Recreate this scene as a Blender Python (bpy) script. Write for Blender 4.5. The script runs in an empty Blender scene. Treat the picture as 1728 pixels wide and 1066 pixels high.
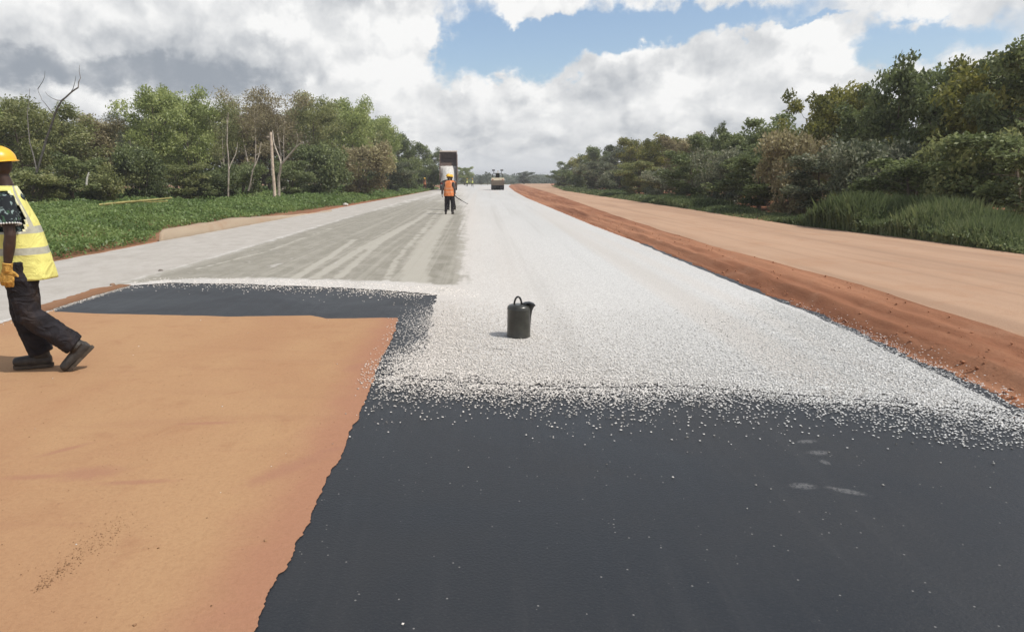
import bpy, bmesh, math, random
import numpy as np
from mathutils import Vector, Matrix, noise
from mathutils.geometry import delaunay_2d_cdt

R = math.radians
scene = bpy.context.scene
COL = scene.collection

# ---------------------------------------------------------------- camera
CAM_H, FOC, PX, PY, PITCH = 1.53, 1150.0, 770.0, 533.0, R(11.31)
cam_d = bpy.data.cameras.new('camera')
cam = bpy.data.objects.new('camera', cam_d)
COL.objects.link(cam)
cam.location = (0, 0, CAM_H)
cam.rotation_euler = (math.pi / 2 - PITCH, 0, 0)
cam_d.sensor_width = 36
cam_d.lens = FOC / 1728 * 36
cam_d.shift_x = (864 - PX) / 1728
cam_d.clip_end = 20000
cam_d.clip_start = 0.05
scene.camera = cam
scene.render.resolution_x, scene.render.resolution_y = 1024, 631

# ---------------------------------------------------------------- colour management and sun
scene.view_settings.view_transform = 'Standard'
scene.view_settings.look = 'None'
scene.view_settings.exposure = 0.0
scene.view_settings.gamma = 1.0
try:
    scene.cycles.max_bounces = 6
    scene.cycles.transparent_max_bounces = 8
    scene.cycles.use_denoising = True
except Exception:
    pass

SUN_EL, SUN_AZ = R(57), math.atan2(0.87, -0.42)      # azimuth measured from +Y towards +X
sd = Vector((math.sin(SUN_AZ) * math.cos(SUN_EL), math.cos(SUN_AZ) * math.cos(SUN_EL), math.sin(SUN_EL)))
sun_d = bpy.data.lights.new('sun', 'SUN')
sun_d.energy = 3.65
sun_d.angle = R(0.6)
sun_d.color = (1.0, 0.955, 0.88)
sun = bpy.data.objects.new('sun', sun_d)
COL.objects.link(sun)
sun.rotation_euler = sd.to_track_quat('Z', 'Y').to_euler()
sun.location = sd * 50


# ---------------------------------------------------------------- pixel <-> world
cP, sP = math.cos(PITCH), math.sin(PITCH)
CAM = Vector((0, 0, CAM_H))


def ray(px, py):
    a, b = (px - PX) / FOC, -(py - PY) / FOC
    return Vector((a, cP + b * sP, -sP + b * cP))


def G(px, py, z=0.0):
    d = ray(px, py)
    return CAM + d * ((z - CAM_H) / d.z)


def at(px, py, Y):
    d = ray(px, py)
    return CAM + d * (Y / d.y)


# ---------------------------------------------------------------- node helpers
class NT:
    def __init__(s, tree, flat=False):
        s.t = tree
        s.flat = flat
        tree.nodes.clear()

    def n(s, kind, **kw):
        nd = s.t.nodes.new(kind)
        for k, v in kw.items():
            if k.startswith('_'):
                setattr(nd, k[1:], v)
        for k, v in kw.items():
            if k.startswith('_'):
                continue
            key = int(k[1:]) if k[0] == 'i' and k[1:].isdigit() else k.replace('__', ' ')
            s.put(nd.inputs[key], v)
        return nd

    def put(s, sock, v):
        if isinstance(v, bpy.types.NodeSocket):
            s.t.links.new(v, sock)
        elif isinstance(v, bpy.types.Node):
            s.t.links.new(v.outputs[0], sock)
        else:
            if sock.type == 'RGBA' and hasattr(v, '__len__') and len(v) == 3:
                v = (*v, 1)
            sock.default_value = v

    def m(s, op, a, b=0.0, c=0.0, clamp=False):
        nd = s.t.nodes.new('ShaderNodeMath')
        nd.operation = op
        nd.use_clamp = clamp
        for i, v in enumerate((a, b, c)):
            if i < len(nd.inputs):
                s.put(nd.inputs[i], v)
        return nd.outputs[0]

    def ss(s, v, lo, hi):                       # smoothstep
        nd = s.t.nodes.new('ShaderNodeMapRange')
        nd.interpolation_type = 'SMOOTHSTEP'
        s.put(nd.inputs[0], v)
        s.put(nd.inputs[1], lo)
        s.put(nd.inputs[2], hi)
        return nd.outputs[0]

    def lin(s, v, lo, hi, a=0.0, b=1.0):
        nd = s.t.nodes.new('ShaderNodeMapRange')
        s.put(nd.inputs[0], v)
        for i, x in enumerate((lo, hi, a, b)):
            s.put(nd.inputs[i + 1], x)
        return nd.outputs[0]

    def mix(s, f, a, b):
        nd = s.t.nodes.new('ShaderNodeMix')
        nd.data_type = 'RGBA'
        s.put(nd.inputs[0], f)
        s.put(nd.inputs[6], a)
        s.put(nd.inputs[7], b)
        return nd.outputs[2]

    def noise(s, vec, scale, detail=4, rough=0.55, dist=0.0):
        nd = s.n('ShaderNodeTexNoise', _noise_dimensions='2D' if s.flat else '3D', Scale=scale, Detail=detail, Roughness=rough, Distortion=dist)
        if vec is not None:
            s.put(nd.inputs['Vector'], vec)
        return nd.outputs[0]

    def mapping(s, vec, scale=(1, 1, 1), rot=(0, 0, 0), loc=(0, 0, 0)):
        nd = s.t.nodes.new('ShaderNodeMapping')
        s.put(nd.inputs[0], vec)
        nd.inputs['Scale'].default_value = scale
        nd.inputs['Rotation'].default_value = rot
        nd.inputs['Location'].default_value = loc
        return nd.outputs[0]

    def bump(s, h, strength=0.3, dist=0.01):
        return s.n('ShaderNodeBump', Strength=strength, Distance=dist, Height=h).outputs[0]


def material(name):
    m = bpy.data.materials.new(name)
    m.use_nodes = True
    nt = NT(m.node_tree)
    out = nt.n('ShaderNodeOutputMaterial')
    return m, nt, out


def principled(nt, out, color, rough=0.8, spec=0.3, normal=None, metal=0.0):
    p = nt.n('ShaderNodeBsdfPrincipled')
    nt.put(p.inputs['Base Color'], color)
    nt.put(p.inputs['Roughness'], rough)
    p.inputs['Specular IOR Level'].default_value = spec
    p.inputs['Metallic'].default_value = metal
    if normal is not None:
        nt.put(p.inputs['Normal'], normal)
    nt.put(out.inputs[0], p.outputs[0])
    return p


def simple(name, col, rough=0.7, spec=0.3, var=0.25, scale=12.0, bump=0.15, metal=0.0):
    m, nt, out = material(name)
    co = nt.n('ShaderNodeTexCoord').outputs['Object']
    nz = nt.noise(co, scale, 5, 0.6)
    dark = tuple(c * (1 - var) for c in col)
    lite = tuple(min(1, c * (1 + var)) for c in col)
    c = nt.mix(nt.ss(nz, 0.3, 0.7), dark, lite)
    principled(nt, out, c, rough, spec, nt.bump(nz, bump, 0.01), metal)
    return m


# ---------------------------------------------------------------- sky: Nishita plus cumulus in directions
world = bpy.data.worlds.new('World')
scene.world = world
world.use_nodes = True
w = NT(world.node_tree, True)
wout = w.n('ShaderNodeOutputWorld')
sky = w.n('ShaderNodeTexSky', _sky_type='NISHITA')
sky.sun_disc = False
sky.sun_elevation = SUN_EL
sky.sun_rotation = SUN_AZ
sky.air_density = 1.0
sky.dust_density = 1.5
dirv = w.n('ShaderNodeTexCoord').outputs['Generated']
sep = w.n('ShaderNodeSeparateXYZ', Vector=dirv)
dx_, dy_, dz_ = sep.outputs
az = w.m('ARCTAN2', dx_, dy_)
el = w.m('ARCSINE', dz_)
AZ0 = w.m('MULTIPLY', az, 57.29578)      # degrees
EL0 = w.m('MULTIPLY', el, 57.29578)


def ang(px, py):
    d = ray(px, py).normalized()
    return math.degrees(math.atan2(d.x, d.y)), math.degrees(math.asin(d.z))


# flattening towards the horizon: sample noise at (az, stretched el)
elw = w.m('MULTIPLY', w.m('POWER', w.m('MAXIMUM', w.m('ADD', EL0, 1.0), 0.01), 0.5), 6.6)
pv = w.n('ShaderNodeCombineXYZ', X=AZ0, Y=elw, Z=0.0).outputs[0]
n_big = w.noise(w.mapping(pv, (0.075, 0.10, 1), loc=(3.1, 1.7, 0)), 1.0, 2, 0.5)


def billow(off):
    """heaped cumulus lobes: cellular lumps at three sizes"""
    q = w.mapping(pv, loc=off)
    wa = w.n('ShaderNodeTexNoise', _noise_dimensions='2D', Scale=0.22, Detail=4.0, Roughness=0.6, Vector=q)
    q2 = w.n('ShaderNodeVectorMath', _operation='MULTIPLY_ADD', i0=wa.outputs['Color'], i1=(4.5, 3.6, 0), i2=q).outputs[0]
    out_ = None
    for sc_, am in ((0.12, 0.66), (0.27, 0.30), (0.7, 0.11)):
        v_ = w.n('ShaderNodeTexVoronoi', _feature='SMOOTH_F1', _voronoi_dimensions='2D', Scale=sc_, Vector=q2)
        v_.inputs['Smoothness'].default_value = 0.55
        k_ = w.m('MULTIPLY', w.m('SUBTRACT', 0.62, v_.outputs['Distance']), am)
        out_ = k_ if out_ is None else w.m('ADD', out_, k_)
    f_ = w.noise(q2, 0.9, 6, 0.6)
    return w.m('ADD', out_, w.m('MULTIPLY', w.m('SUBTRACT', f_, 0.5), 0.15))


n_mid = billow((7.3, 2.2, 0))
n_mid_up = billow((7.3 + 0.5, 2.2 + 1.25, 0))
warp1 = w.noise(w.mapping(pv, (0.35, 0.42, 1), loc=(11, 4, 0)), 1.0, 5, 0.6)
warp2 = w.noise(w.mapping(pv, (0.35, 0.42, 1), loc=(31, 14, 0)), 1.0, 5, 0.6)
AZ = w.m('ADD', AZ0, w.m('MULTIPLY', w.m('SUBTRACT', warp1, 0.5), 6.0))
EL = w.m('ADD', EL0, w.m('MULTIPLY', w.m('SUBTRACT', warp2, 0.5), 3.6))


def blob(x0, y0, x1, y1, amp, p=2.0):
    """soft elliptical lobe covering the pixel box, as a direction field"""
    a0, e0 = ang(x0, (y0 + y1) / 2)
    a1, _ = ang(x1, (y0 + y1) / 2)
    _, et = ang((x0 + x1) / 2, y0)
    _, eb = ang((x0 + x1) / 2, y1)
    ca, ce, ra, re = (a0 + a1) / 2, (et + eb) / 2, abs(a1 - a0) / 2, abs(et - eb) / 2
    u = w.m('MULTIPLY', w.m('SUBTRACT', AZ, ca), 1 / ra)
    v = w.m('MULTIPLY', w.m('SUBTRACT', EL, ce), 1 / re)
    r2 = w.m('ADD', w.m('MULTIPLY', u, u), w.m('MULTIPLY', v, v))
    g = w.m('POWER', 2.718, w.m('MULTIPLY', w.m('POWER', r2, p / 2), -1.0))
    return w.m('MULTIPLY', g, amp)


def total(items, start):
    v = start
    for it in items:
        v = w.m('ADD', v, it)
    return v


# coverage: overcast low down, broken higher up, with the blue gaps of the photograph
cov = w.lin(EL0, 6.0, 30.0, 0.36, -0.10)
cov = w.m('ADD', cov, w.m('MULTIPLY', w.m('SUBTRACT', n_big, 0.5), 0.55))
cov = w.m('ADD', cov, w.m('MULTIPLY', w.m('SUBTRACT', n_mid, 0.12), 1.1))
cov = total([blob(715, 15, 970, 145, -1.35, 2), blob(900, 15, 1140, 92, -1.25, 2), blob(1070, 8, 1330, 58, -1.0, 2),
             blob(1420, 40, 1650, 110, -1.1, 2), blob(640, 165, 900, 185, -0.30, 2), blob(150, 160, 250, 195, -0.5, 2), blob(1000, 195, 1300, 222, -0.28, 2), blob(1300, 30, 1460, 42, -0.5, 2), blob(845, -45, 972, 36, 1.1, 3), blob(1500, -40, 1700, 35, 0.4, 3),
             blob(30, -60, 735, 150, 0.7, 5), blob(950, 82, 1220, 210, 0.7, 4), blob(1210, 52, 1430, 150, 0.75, 3), blob(1330, 40, 1410, 100, 0.5, 3),
             blob(600, 0, 735, 160, 0.5, 3), blob(760, 145, 960, 230, 0.5, 4), blob(-100, 150, 1800, 330, 0.5, 4)], cov)
cov_s = w.ss(cov, -0.26, 0.34)
# brightness of the cloud: billows from the offset difference, plus lobes for lit heads and grey bases
bil = w.m('MULTIPLY', w.m('SUBTRACT', n_mid, n_mid_up), 1.35)
sh = w.m('ADD', 0.75, bil)
sh = total([blob(445, 15, 515, 80, 0.42, 2), blob(560, 5, 745, 110, 0.30, 3), blob(590, 105, 740, 150, 0.36, 2),
            blob(640, 20, 740, 70, 0.25, 2), blob(500, 108, 550, 152, 0.42, 2), blob(30, -10, 260, 45, 0.16, 2),
            blob(-160, 90, 500, 156, -0.72, 3), blob(280, 75, 540, 135, -0.20, 2), blob(20, 45, 420, 100, -0.14, 2),
            blob(490, -25, 620, 35, -0.24, 2),
            blob(780, 112, 835, 165, 0.34, 2), blob(855, 120, 930, 172, 0.32, 2), blob(985, 70, 1115, 100, 0.42, 2),
            blob(1105, 108, 1180, 165, 0.40, 2), blob(1310, 32, 1400, 75, 0.42, 2), blob(1370, 75, 1475, 128, 0.55, 2),
            blob(980, 120, 1110, 200, -0.10, 2), blob(1200, 100, 1340, 180, -0.08, 2), blob(820, 175, 960, 205, -0.12, 2),
            blob(640, 200, 1300, 235, -0.04, 2), blob(120, 155, 270, 200, 0.16, 2), blob(845, -20, 965, 30, 0.2, 2)], sh)
sh = w.m('MINIMUM', w.m('SMOOTH_MAX', sh, 0.12, 0.25), 1.0)
cl_col = w.mix(sh, (0.27, 0.315, 0.38), (1.08, 1.08, 1.07))
haze_col = w.mix(w.ss(EL0, 3.0, -0.5), cl_col, (0.72, 0.76, 0.81))
bg_sky = w.n('ShaderNodeBackground', Color=sky, Strength=0.15)
bg_cl = w.n('ShaderNodeBackground', Color=haze_col, Strength=0.90)
mixw = w.n('ShaderNodeMixShader', i0=cov_s)
w.put(mixw.inputs[1], bg_sky)
w.put(mixw.inputs[2], bg_cl)
w.put(wout.inputs[0], mixw)

# ---------------------------------------------------------------- mesh helpers


def tag(o, label=None, cat=None, group=None, kind=None):
    if label:
        o['label'] = label
    if cat:
        o['category'] = cat
    if group:
        o['group'] = group
    if kind:
        o['kind'] = kind
    return o


def link(name, data, parent=None, mat=None):
    o = bpy.data.objects.new(name, data)
    COL.objects.link(o)
    if parent is not None:
        o.parent = parent
    if mat is not None and data is not None and not data.materials:
        data.materials.append(mat)
    return o


def empty(name, loc=(0, 0, 0), rz=0.0):
    o = bpy.data.objects.new(name, None)
    COL.objects.link(o)
    o.location = loc
    o.rotation_euler = (0, 0, rz)
    o.empty_display_size = 0.2
    return o


def mesh_np(name, V, F, mat=None, smooth=False, attrs=None):
    """fast mesh from numpy arrays, all faces with the same corner count"""
    V = np.asarray(V, dtype=np.float32)
    F = np.asarray(F, dtype=np.int32)
    me = bpy.data.meshes.new(name)
    nf, k = F.shape
    me.vertices.add(len(V))
    me.vertices.foreach_set('co', V.ravel())
    me.loops.add(nf * k)
    me.loops.foreach_set('vertex_index', F.ravel())
    me.polygons.add(nf)
    me.polygons.foreach_set('loop_start', np.arange(0, nf * k, k, dtype=np.int32))
    if smooth:
        me.polygons.foreach_set('use_smooth', np.ones(nf, dtype=bool))
    for an, av in (attrs or {}).items():
        a = me.attributes.new(an, 'FLOAT', 'POINT')
        a.data.foreach_set('value', np.asarray(av, dtype=np.float32))
    me.update(calc_edges=True)
    me.validate()
    if mat:
        me.materials.append(mat)
    return me


class MB:
    def __init__(s):
        s.v, s.f, s.mi = [], [], []

    def add(s, V, F, mi=0):
        b = len(s.v)
        s.v += [tuple(p) for p in V]
        s.f += [tuple(i + b for i in f) for f in F]
        s.mi += [mi] * len(F)
        return s

    def box(s, c, size, rot=None, mi=0, taper=1.0):
        x, y, z = (q / 2 for q in size)
        V = [Vector((i * x * (taper if k > 0 else 1), j * y * (taper if k > 0 else 1), k * z))
             for k in (-1, 1) for j in (-1, 1) for i in (-1, 1)]
        if rot is not None:
            V = [rot @ p for p in V]
        V = [p + Vector(c) for p in V]
        return s.add(V, [(0, 2, 3, 1), (4, 5, 7, 6), (0, 1, 5, 4), (1, 3, 7, 5), (3, 2, 6, 7), (2, 0, 4, 6)], mi)

    def loft(s, pts, radii, n=12, up=None, mi=0, caps=True):
        """tube through pts; radii = r or (rx, ry); ry follows `up`"""
        pts = [Vector(p) for p in pts]
        rings = []
        side = None
        for i, p in enumerate(pts):
            t = (pts[min(i + 1, len(pts) - 1)] - pts[max(i - 1, 0)])
            t = t.normalized() if t.length > 1e-9 else Vector((0, 0, 1))
            if up is not None:
                side = t.cross(Vector(up))
                if side.length < 1e-4:
                    side = Vector((1, 0, 0))
                side.normalize()
            elif side is None:
                side = t.orthogonal().normalized()
            else:
                side = (side - t * side.dot(t)).normalized()
            oth = side.cross(t).normalized()
            r = radii[i] if hasattr(radii, '__len__') else radii
            rx, ry = r if hasattr(r, '__len__') else (r, r)
            rings.append([p + side * (rx * math.cos(a)) + oth * (ry * math.sin(a))
                          for a in [2 * math.pi * j / n for j in range(n)]])
        V = [q for r_ in rings for q in r_]
        F = []
        for i in range(len(pts) - 1):
            for j in range(n):
                a, b = i * n + j, i * n + (j + 1) % n
                F.append((a, b, b + n, a + n))
        if caps:
            F.append(tuple(range(n - 1, -1, -1)))
            F.append(tuple((len(pts) - 1) * n + j for j in range(n)))
        return s.add(V, F, mi)

    def ell(s, c, r, n=16, m=10, rot=None, mi=0, zlo=-1.0):
        V, F = [], []
        for i in range(m + 1):
            th = math.pi * i / m
            z = max(math.cos(th), zlo)
            for j in range(n):
                a = 2 * math.pi * j / n
                p = Vector((r[0] * math.sin(th) * math.cos(a), r[1] * math.sin(th) * math.sin(a), r[2] * z))
                if rot is not None:
                    p = rot @ p
                V.append(p + Vector(c))
        for i in range(m):
            for j in range(n):
                a, b = i * n + j, i * n + (j + 1) % n
                F.append((a, a + n, b + n, b))
        return s.add(V, F, mi)

    def lathe(s, prof, n=24, c=(0, 0, 0), rot=None, mi=0):
        V, F = [], []
        for (r, z) in prof:
            for j in range(n):
                a = 2 * math.pi * j / n
                p = Vector((r * math.cos(a), r * math.sin(a), z))
                if rot is not None:
                    p = rot @ p
                V.append(p + Vector(c))
        for i in range(len(prof) - 1):
            for j in range(n):
                a, b = i * n + j, i * n + (j + 1) % n
                F.append((a, b, b + n, a + n))
        return s.add(V, F, mi)

    def mesh(s, name, mats=None, smooth=True, bevel=0.0):
        me = bpy.data.meshes.new(name)
        me.from_pydata([tuple(p) for p in s.v], [], s.f)
        if mats:
            for m in (mats if isinstance(mats, (list, tuple)) else [mats]):
                me.materials.append(m)
        me.polygons.foreach_set('material_index', s.mi)
        bm = bmesh.new()
        bm.from_mesh(me)
        bmesh.ops.remove_doubles(bm, verts=bm.verts, dist=1e-5)
        if bevel:
            bmesh.ops.bevel(bm, geom=[e for e in bm.edges if len(e.link_faces) == 2 and e.calc_face_angle(0) > 0.6],
                            offset=bevel, segments=2, affect='EDGES', clamp_overlap=True)
        bmesh.ops.recalc_face_normals(bm, faces=bm.faces)
        bm.to_mesh(me)
        bm.free()
        if smooth:
            me.polygons.foreach_set('use_smooth', [True] * len(me.polygons))
            try:
                me.set_sharp_from_angle(angle=R(42))
            except Exception:
                pass
        me.update()
        return me

    def build(s, name, mats, parent=None, smooth=True, bevel=0.0):
        return link(name, s.mesh(name, mats, smooth, bevel), parent)


def union(mb, name, voxel, mat, smooth=2):
    """melt overlapping closed shapes into one continuous skin"""
    tmp = bpy.data.objects.new('tmp', mb.mesh('tmp', None, False))
    COL.objects.link(tmp)
    r = tmp.modifiers.new('r', 'REMESH')
    r.mode = 'VOXEL'
    r.voxel_size = voxel
    r.use_smooth_shade = True
    sm = tmp.modifiers.new('s', 'SMOOTH')
    sm.iterations = smooth
    sm.factor = 0.5
    bpy.context.view_layer.update()
    ev = tmp.evaluated_get(bpy.context.evaluated_depsgraph_get())
    me = bpy.data.meshes.new_from_object(ev)
    me.name = name
    bpy.data.objects.remove(tmp)
    me.materials.clear()
    if mat:
        me.materials.append(mat)
    me.polygons.foreach_set('use_smooth', [True] * len(me.polygons))
    return me


def ragged(pts, step, amp, seed=0, freq=1.0, close=False):
    """densify a ground polyline and roughen it (metres)"""
    rnd = random.Random(seed)
    out = []
    pts = [Vector((p[0], p[1], 0)) for p in pts]
    segs = list(zip(pts[:-1], pts[1:])) + ([(pts[-1], pts[0])] if close else [])
    for a, b in segs:
        L = (b - a).length
        n = max(1, min(220, int(L / step)))
        nrm = Vector((-(b - a).y, (b - a).x, 0)).normalized()
        for i in range(n):
            p = a.lerp(b, i / n)
            k = (noise.noise(p * 1.7 * freq + Vector((seed, 0, 0))) * 1.2 + noise.noise(p * 6.1 * freq + Vector((seed, 9, 0))) * 0.6
                 + noise.noise(p * 19 * freq + Vector((seed, 5, 0))) * 0.3 + (rnd.random() - .5) * 0.3)
            out.append(p + nrm * amp * k)
    if not close:
        out.append(pts[-1])
    return [(p.x, p.y) for p in out]


def sheet(name, poly, z, mat, inner=None, attrs=None, hfun=None):
    """flat sheet bounded by poly, optional inner points for per-vertex attributes or relief"""
    P = [Vector(p) for p in poly]
    n = len(P)
    extra = [Vector(p) for p in (inner or [])]
    v, e, f, *_ = delaunay_2d_cdt(P + extra, [], [list(range(n))], 1, 1e-5)
    V = [(p.x, p.y, z + (hfun(p.x, p.y) if hfun else 0.0)) for p in v]
    me = bpy.data.meshes.new(name)
    me.from_pydata(V, [], f)
    if V and me.polygons and me.polygons[0].normal.z < 0:
        me.flip_normals()
    if attrs:
        for an, fn in attrs.items():
            a = me.attributes.new(an, 'FLOAT', 'POINT')
            a.data.foreach_set('value', fn(np.array([(q[0], q[1]) for q in V])).astype(np.float32))
    me.materials.append(mat)
    me.polygons.foreach_set('use_smooth', [True] * len(me.polygons))
    o = link(name, me)
    tag(o, kind='structure')
    return o


def seg_dist(P, line):
    """signed distance (positive on the left of the polyline's direction) for an (n,2) array"""
    P = np.asarray(P, dtype=np.float64)
    best = np.full(len(P), 1e9)
    sign = np.ones(len(P))
    for a, b in zip(line[:-1], line[1:]):
        a, b = np.array(a[:2]), np.array(b[:2])
        d = b - a
        t = np.clip(((P - a) @ d) / (d @ d), 0, 1)
        q = a + t[:, None] * d
        r = np.hypot(*(P - q).T)
        cr = d[0] * (P[:, 1] - a[1]) - d[1] * (P[:, 0] - a[0])
        m = r < best
        best[m] = r[m]
        sign[m] = np.where(cr[m] >= 0, 1, -1)
    return best * sign


def g2(pts, z=0.0):
    return [tuple(G(*p, z))[:2] for p in pts]


# ---------------------------------------------------------------- outlines on the ground (metres, from the survey of the photograph)
L_OUT = g2([(-420, 546), (-100, 483), (97, 441), (264, 409), (444, 376), (583, 349), (700, 327), (745, 318), (775, 311.5)])
R_EDGE = g2([(1900, 789), (1728, 705), (1510, 599), (1385, 538), (1270, 492), (1194, 460), (1136, 436), (1079, 411), (1003, 382), (888, 334), (868, 323), (858, 315), (862, 311.5)])
LAT_TOP = g2([(92, 527), (199, 531), (291, 532), (384, 535), (523, 533), (551, 538), (671, 537)])
LAT_RIGHT = g2([(671, 538), (663, 572), (645, 602), (630, 640), (612, 690), (590, 730), (575, 775), (556, 800), (535, 850), (520, 880), (499, 920), (484, 960), (450, 1002), (446, 1024), (428, 1066), (392, 1140), (320, 1300)])
BIT_TOP = g2([(92, 526), (199, 485), (291, 480), (398, 483), (523, 487), (639, 494), (722, 499)])
CHIP_LEFT = g2([(722, 499), (714, 530), (706, 560), (694, 592), (672, 622), (652, 642)])
CHIP_FRONT = g2([(652, 642), (700, 648), (800, 655), (900, 660), (1000, 663), (1150, 661), (1250, 668), (1400, 680), (1510, 688), (1728, 712), (1900, 735)])

# ---------------------------------------------------------------- ground materials
M = {}


def lane_coords(nt):
    co = nt.n('ShaderNodeTexCoord').outputs['Object']
    return co, nt.mapping(co, rot=(0, 0, R(2.2)))


def make_ground_materials():
    # broad plain of dry soil and low weeds
    m, nt, out = material('plain_soil')
    co = nt.n('ShaderNodeTexCoord').outputs['Object']
    a = nt.noise(co, 0.15, 6, 0.6)
    b = nt.noise(co, 3.0, 6, 0.65)
    c = nt.mix(nt.ss(a, 0.42, 0.6), (0.11, 0.10, 0.045), (0.055, 0.085, 0.03))
    c = nt.mix(nt.ss(b, 0.45, 0.75), c, (0.17, 0.095, 0.05))
    principled(nt, out, c, 0.95, 0.1, nt.bump(b, 0.5, 0.05))
    M['plain'] = m
    # primed laterite
    m, nt, out = material('laterite_base')
    co, lc = lane_coords(nt)
    big = nt.noise(nt.mapping(co, (1, 0.55, 1)), 0.9, 5, 0.55, 0.6)
    mid = nt.noise(co, 3.2, 6, 0.6, 0.4)
    fine = nt.noise(co, 55, 6, 0.75)
    grit = nt.noise(co, 170, 3, 0.7)
    ed = nt.n('ShaderNodeAttribute', _attribute_name='edge').outputs['Fac']
    c = nt.mix(nt.ss(big, 0.35, 0.68), (0.415, 0.250, 0.132), (0.380, 0.215, 0.115))
    c = nt.mix(nt.m('MULTIPLY', nt.ss(mid, 0.54, 0.75), 0.45), c, (0.31, 0.155, 0.085))
    edn = nt.m('ADD', ed, nt.m('MULTIPLY', nt.m('SUBTRACT', mid, 0.5), 0.35))
    c = nt.mix(nt.m('MULTIPLY', nt.ss(edn, 0.42, 0.05), 0.75), c, (0.345, 0.165, 0.105))
    c = nt.mix(nt.m('MULTIPLY', nt.ss(fine, 0.4, 0.72), 0.32), c, (0.25, 0.125, 0.065))
    c = nt.mix(nt.m('MULTIPLY', nt.ss(grit, 0.63, 0.78), 0.35), c, (0.52, 0.36, 0.22))
    sw = nt.noise(nt.mapping(co, (0.5, 2.6, 1), rot=(0, 0, 0.35)), 1.3, 5, 0.6, 0.8)
    c = nt.mix(nt.m('MULTIPLY', nt.ss(sw, 0.52, 0.72), 0.30), c, (0.33, 0.175, 0.10))
    stn = None
    for (x0, y0, r1, r2, rot) in [(150, 800, .30, .16, .2), (60, 806, .30, .06, .1), (560, 760, .20, .05, .5), (230, 815, .35, .05, .1), (110, 760, .25, .05, .8), (490, 790, .5, .12, .9), (350, 715, .30, .05, .1), (600, 620, .25, .12, 1.2)]:
        p = G(x0, y0)
        mp = nt.n('ShaderNodeMapping', _vector_type='TEXTURE')
        nt.put(mp.inputs[0], co)
        mp.inputs['Location'].default_value = (p.x, p.y, 0)
        mp.inputs['Rotation'].default_value = (0, 0, rot)
        mp.inputs['Scale'].default_value = (r1, r2, 1)
        g = nt.n('ShaderNodeTexGradient', _gradient_type='SPHERICAL', Vector=mp).outputs['Fac']
        stn = g if stn is None else nt.m('MAXIMUM', stn, g)
    stn = nt.ss(nt.m('ADD', stn, nt.m('MULTIPLY', nt.m('SUBTRACT', nt.noise(co, 14, 5, .65), 0.5), 0.7)), 0.15, 0.85)
    c = nt.mix(nt.m('MULTIPLY', stn, 0.65), c, (0.33, 0.165, 0.105))
    peb = nt.n('ShaderNodeTexVoronoi', Scale=26.0, Vector=co)
    pr2 = nt.n('ShaderNodeTexWhiteNoise', Vector=peb.outputs['Position']).outputs['Value']
    pbm = nt.m('MULTIPLY', nt.m('GREATER_THAN', pr2, 0.93), nt.m('LESS_THAN', peb.outputs['Distance'], 0.16))
    c = nt.mix(nt.m('MULTIPLY', pbm, 0.5), c, (0.24, 0.13, 0.075))
    h = nt.m('ADD', nt.m('MULTIPLY', fine, 0.8), nt.m('ADD', nt.m('MULTIPLY', grit, 0.35), nt.m('ADD', nt.m('MULTIPLY', mid, 1.6), nt.m('MULTIPLY', sw, 1.2))))
    principled(nt, out, c, 0.92, 0.15, nt.bump(h, 0.42, 0.02))
    M['laterite'] = m  # footed and swept laterite
    # sprayed bitumen
    m, nt, out = material('sprayed_bitumen')
    co, lc = lane_coords(nt)
    big = nt.noise(co, 0.8, 5, 0.6, 0.5)
    strk = nt.noise(nt.mapping(lc, (7, 0.35, 1)), 1.0, 4, 0.6)
    fine = nt.noise(co, 90, 5, 0.75)
    vor = nt.n('ShaderNodeTexVoronoi', Scale=75.0, Vector=co)
    vr = nt.n('ShaderNodeTexWhiteNoise', Vector=vor.outputs['Position']).outputs['Value']
    speck = nt.m('MULTIPLY', nt.m('GREATER_THAN', vr, nt.lin(big, 0.3, 0.7, 0.998, 0.984)), nt.m('LESS_THAN', vor.outputs['Distance'], 0.30))
    c = nt.mix(nt.ss(big, 0.35, 0.65), (0.009, 0.011, 0.014), (0.016, 0.017, 0.019))
    c = nt.mix(nt.m('MULTIPLY', nt.ss(strk, 0.5, 0.72), 0.4), c, (0.028, 0.029, 0.031))
    c = nt.mix(nt.m('MULTIPLY', nt.ss(fine, 0.52, 0.75), 0.55), c, (0.058, 0.058, 0.056))
    c = nt.mix(nt.m('MULTIPLY', speck, 0.6), c, (0.30, 0.29, 0.27))
    # dusty footprints on the right
    dust = None
    for (x0, y0, r1, r2, rot) in [(1361, 745, .085, .035, .2), (1381, 764, .09, .045, .1), (1392, 780, .03, .05, .2), (1430, 829, .13, .04, -.5), (1355, 820, .09, .05, .0), (1455, 690, .12, .05, .3)]:
        p = G(x0, y0)
        mp = nt.n('ShaderNodeMapping', _vector_type='TEXTURE')
        nt.put(mp.inputs[0], co)
        mp.inputs['Location'].default_value = (p.x, p.y, 0)
        mp.inputs['Rotation'].default_value = (0, 0, rot)
        mp.inputs['Scale'].default_value = (r1, r2, 1)
        g = nt.n('ShaderNodeTexGradient', _gradient_type='SPHERICAL', Vector=mp).outputs['Fac']
        dust = g if dust is None else nt.m('MAXIMUM', dust, g)
    dn = nt.m('MULTIPLY', dust, nt.ss(nt.noise(co, 60, 4, 0.7), 0.35, 0.6))
    c = nt.mix(nt.m('MULTIPLY', nt.ss(dn, 0.05, 0.5), 0.42), c, (0.20, 0.195, 0.19))
    h = nt.m('ADD', fine, nt.m('MULTIPLY', vor.outputs['Distance'], 0.5))
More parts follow.
